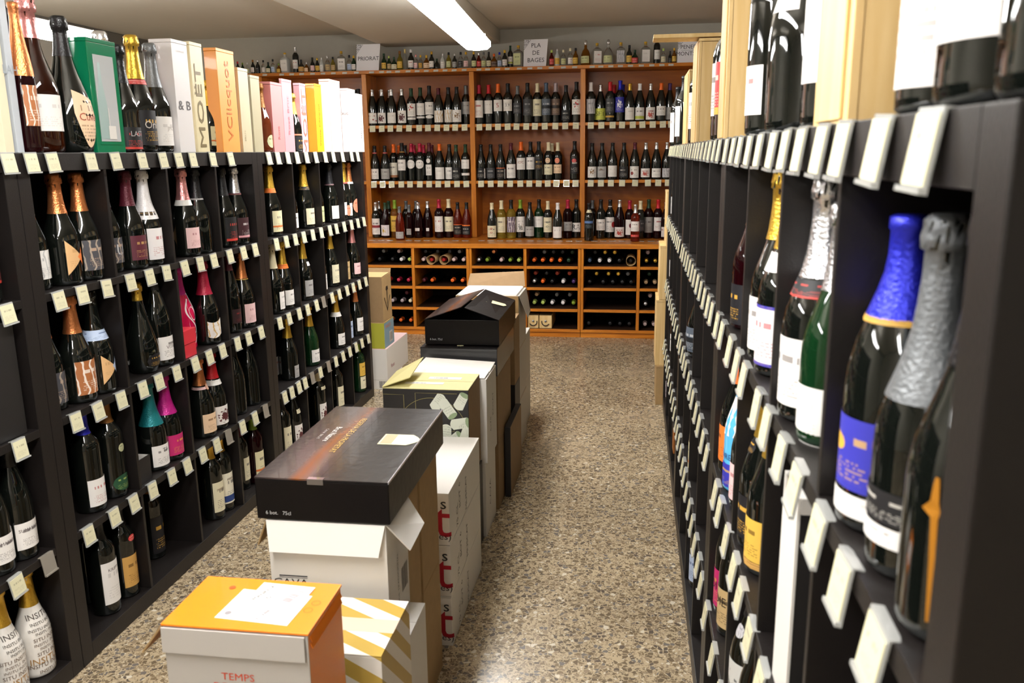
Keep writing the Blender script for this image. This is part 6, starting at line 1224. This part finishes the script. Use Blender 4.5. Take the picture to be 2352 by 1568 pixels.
for k, (x, z, a, L_n, ends) in enumerate([(.045, .285, 55, .05, 0), (.078, .262, -55, .062, 1), (.128, .29, 60, .05, 1), (.122, .21, 10, .055, 1), (.07, .165, 88, .066, 0), (.105, .155, 40, .04, 1), (.14, .165, 70, .05, 0), (.09, .105, 20, .07, 0), (.14, .1, -20, .05, 1), (.06, .06, -50, .06, 1), (.115, .045, 60, .06, 0)]):
    ca, sa = math.cos(R_(a)), math.sin(R_(a)); r = .019; L2 = L_n / 2
    def W(u, v): return (min(hx - .001, x + ca * u - sa * v), -hy - .0009 - k * .00015, min(h - .002, z + sa * u + ca * v))
    V = [W(-L2, -r), W(L2, -r)] + [W(L2 + r * .45 * math.sin(math.pi * q / 8), -r + 2 * r * q / 8) for q in range(1, 8)] + [W(L2, r), W(-L2, r)] + [W(-L2 - r * .45 * math.sin(math.pi * q / 8), r - 2 * r * q / 8) for q in range(1, 8)]
    uv = [((i % 9) / 9, (i // 9) * .5 + .1) for i in range(len(V))]
    mobj('printed_cork', mesh('printed_cork', V, [tuple(range(len(V)))], CKM, uvs=uv), ck)
    if ends:
        V = [(W(L2 + r * .45 * math.cos(2 * math.pi * q / 14), r * math.sin(2 * math.pi * q / 14))[0], -hy - .001 - k * .00015, W(L2 + r * .45 * math.cos(2 * math.pi * q / 14), r * math.sin(2 * math.pi * q / 14))[2]) for q in range(14)]
        mobj('printed_cork_end', mesh('printed_cork_end', V, [tuple(range(14))], CKD), ck)
# 6 white and brown cartons behind the cork carton
carton('white carton low behind the ochre oval carton', -.84, -.535, 2.975, 3.20, 0, .30, M_WHITE, texts=[('CAVA', .04, 'R', .4, .5, '55504c', True, 1)])
wc = carton('white carton with ragged open top behind the cork-printed carton', -.85, -.527, 2.975, 3.20, .301, .63, M_WHITE, closed=False, texts=[('6x75', .03, 'R', .35, .4, '55504c', True, 1), ('ROSAT', .03, 'R', .6, .6, '55504c', True, 1)])
panel('top_flap', wc, [(-.15, -.11, .331), (.155, -.11, .331), (.158, -.02, .337), (-.14, -.02, .345)], .003, M_WHITE); panel('top_flap', wc, [(-.14, -.015, .331), (.158, -.015, .331), (.16, .105, .34), (-.12, .105, .352)], .003, M_WHITE)
# 7 the black pair and what carries them
carton('brown carton carrying the two black cartons, lower one, aisle side printed', -.835, -.527, 3.235, 3.60, 0, .29, M_KRAFT2, seam='Y'); carton('brown carton carrying the two black cartons, upper one', -.835, -.527, 3.235, 3.60, .291, .575, M_KRAFT2, seam='Y')
b2 = carton('closed matt black carton with small pale badge, beneath the open black one', -.838, -.525, 3.222, 3.70, .576, .690, mat('carton_black2', s('2a2a2c'), .35, coat=.3), top=M_CARTBLACK, seam='Y')
mobj('badge', mesh('badge', [(x * 2.4, y * 1.4 - .2, z + .1148) for x, y, z in Vd], Fd, MATS['label_cream']), b2)
ob = carton('open glossy black carton with roof-like raised flaps, top of the black pair', -.826, -.522, 3.262, 3.74, .695, .795, M_CARTBLACK, hollow=True, closed=False, texts=[('6 bot. 75cl', .012, 'F', .15, .2, 'b8b8b8', False, 1)])
panel('raised_flap', ob, [(-.151, -.238, .100), (-.012, -.18, .142), (.012, .235, .150), (-.151, .238, .100)], .003, M_PIC)
panel('raised_flap', ob, [(.0, -.18, .138), (.151, -.238, .100), (.151, .238, .100), (.015, .235, .148)], .003, M_CARTBLACK)
for pts, mm, zz in (([(.055, .02, 0), (.055, .08, 0), (.13, .075, 0), (.14, .05, 0), (.13, .025, 0)], 'label_cream', 0),):
    V = [(x, y, .139 - (x - .0) * .255 + .0045 + (y + .238) * .008) for x, y, _ in pts]; mobj('paper_label', mesh('paper_label', V, [tuple(reversed(range(5)))], MATS[mm]), ob)
# thin black carton leaning beside, kraft column and open white-padded carton behind
carton('thin dark upright carton on the aisle floor beside the black pair', -.522, -.497, 3.37, 3.72, 0, .315, M_BLACKMATT, M_KRAFT2, M_BLACKMATT, closed=False)
carton('dark tall carton behind the open black one, lower part of the column', -.83, -.53, 3.76, 3.93, 0, .39, M_BLACKMATT, M_BLACKMATT)
carton('brown carton on the dark one behind the black pair', -.83, -.53, 3.76, 3.93, .391, .70, M_KRAFT2)
carton('kraft carton low in the open-flapped column', -.84, -.535, 3.94, 4.22, 0, .26, M_KRAFT, M_GREY)
carton('kraft carton middle of the open-flapped column', -.84, -.535, 3.94, 4.22, .261, .52, M_KRAFT, M_GREY)
kc = carton('open kraft carton with white padding showing, behind the open black carton', -.84, -.535, 3.94, 4.22, .521, .78, M_KRAFT, M_GREY, hollow=True, closed=False)
mobj('white_padding', boxmesh('white_padding', (-.145, -.13, .2), (.145, .13, .268), mat('padding_white', s('f4f2ee'), .6), bev=.01), kc)
panel('raised_flap', kc, [(-.15, .138, .262), (.15, .138, .262), (.14, .18, .335), (-.14, .18, .32)], .003, M_KRAFT2)
panel('hanging_flap', kc, [(.1535, .13, .258), (.1535, -.13, .258), (.185, -.05, .14), (.18, .09, .15)], .003, M_GREY)
carton('farthest grey carton of the floor row, lower', -.85, -.556, 4.25, 4.56, 0, .25, M_WHITE, M_GREY); carton('farthest grey carton of the floor row, upper, white lid corner', -.85, -.556, 4.25, 4.56, .251, .50, M_WHITE, M_GREY)
# cartons by the end of the left rack
LX0, LX1 = -1.80, -1.517
pk = mat('carton_pinkpale', s('e2c4c4'), .5)
t = carton('white carton printed red, on the floor by the rack end, lowest of its stack', LX0, LX1 + .012, 4.96, 5.30, 0, .062, M_WHITE, M_WHITE); bars(t, (.09, -.1705, .01), (1, 0, 0), (0, 0, 1), .06, .045, 14)
t = carton('white and pink carton with dark red building print, by the rack end', LX0 - .02, LX1 + .01, 4.96, 5.46, .063, .262, M_WHITE, M_WHITE, pk, texts=[('Rosat', .035, 'R', .25, .35, 'b06a78', False, 1)])
mobj('pink_panel', boxmesh('pink_panel', (.1495, -.0 + .04, .005), (.1532, .249, .19), pk), t)
V = [(.1536, .05, .01), (.1536, .245, .01), (.1536, .245, .13), (.1536, .22, .13), (.1536, .215, .16), (.1536, .2, .13), (.1536, .17, .1), (.1536, .14, .1), (.1536, .1, .075), (.1536, .05, .07)]
mobj('building_print', mesh('building_print', V, [tuple(range(len(V)))], ink('8a3038')), t)
mobj('paper_sticker', boxmesh('paper_sticker', (.1537, .19, .06), (.1541, .235, .11), M_WHITE), t)
t = carton('yellow and blue printed carton in the stack by the rack end', LX0, LX1, 4.965, 5.18, .263, .428, mat('carton_lime', s('a8a838'), .5), mat('carton_blueprint', s('7a98a8'), .5), M_KRAFT, texts=[('PENEDÈS', .03, 'R', .4, .8, 'd08a6a', False, 1)])
mobj('paper_sticker', boxmesh('paper_sticker', (.1418, .0, .02), (.1422, .07, .09), M_GREY), t); bars(t, (.1424, .01, .03), (0, 1, 0), (0, 0, 1), .05, .05, 12, '7a7470')
t = carton('tall kraft carton with black emblem, top of the stack by the rack end', LX0, LX1 - .004, 4.97, 5.17, .429, .712, M_KRAFT2, M_KRAFT, M_KRAFT, closed=False)
panel('top_flap', t, [(-.139, -.1, .2835), (.139, -.1, .2835), (.132, .08, .288), (-.139, .08, .288)], .002, mat('kraft_light', s('d8b884'), .6)); panel('raised_flap', t, [(-.139, .098, .284), (.139, .098, .284), (.139, .11, .312), (-.139, .11, .312)], .002, M_KRAFT2)
V = [(.1402, -.004, .19), (.1402, .004, .19), (.1402, .002, .07), (.1402, -.002, .07)]; V2 = [(.1402, -.03, .15), (.1402, -.024, .15), (.1402, .002, .06), (.1402, -.002, .06)]; V3 = [(.1402, .024, .15), (.1402, .03, .15), (.1402, .002, .06), (.1402, -.002, .06)]
V4 = [(.1402, -.012, .19), (.1402, .012, .19), (.1402, .008, .215), (.1402, -.008, .215)]
mobj('printed_emblem', mesh('printed_emblem', [(x, y * 2.2, z) for x, y, z in V + V2 + V3 + V4], [(3, 2, 1, 0), (7, 6, 5, 4), (11, 10, 9, 8), (12, 13, 14, 15)], ink('2a2420')), t)
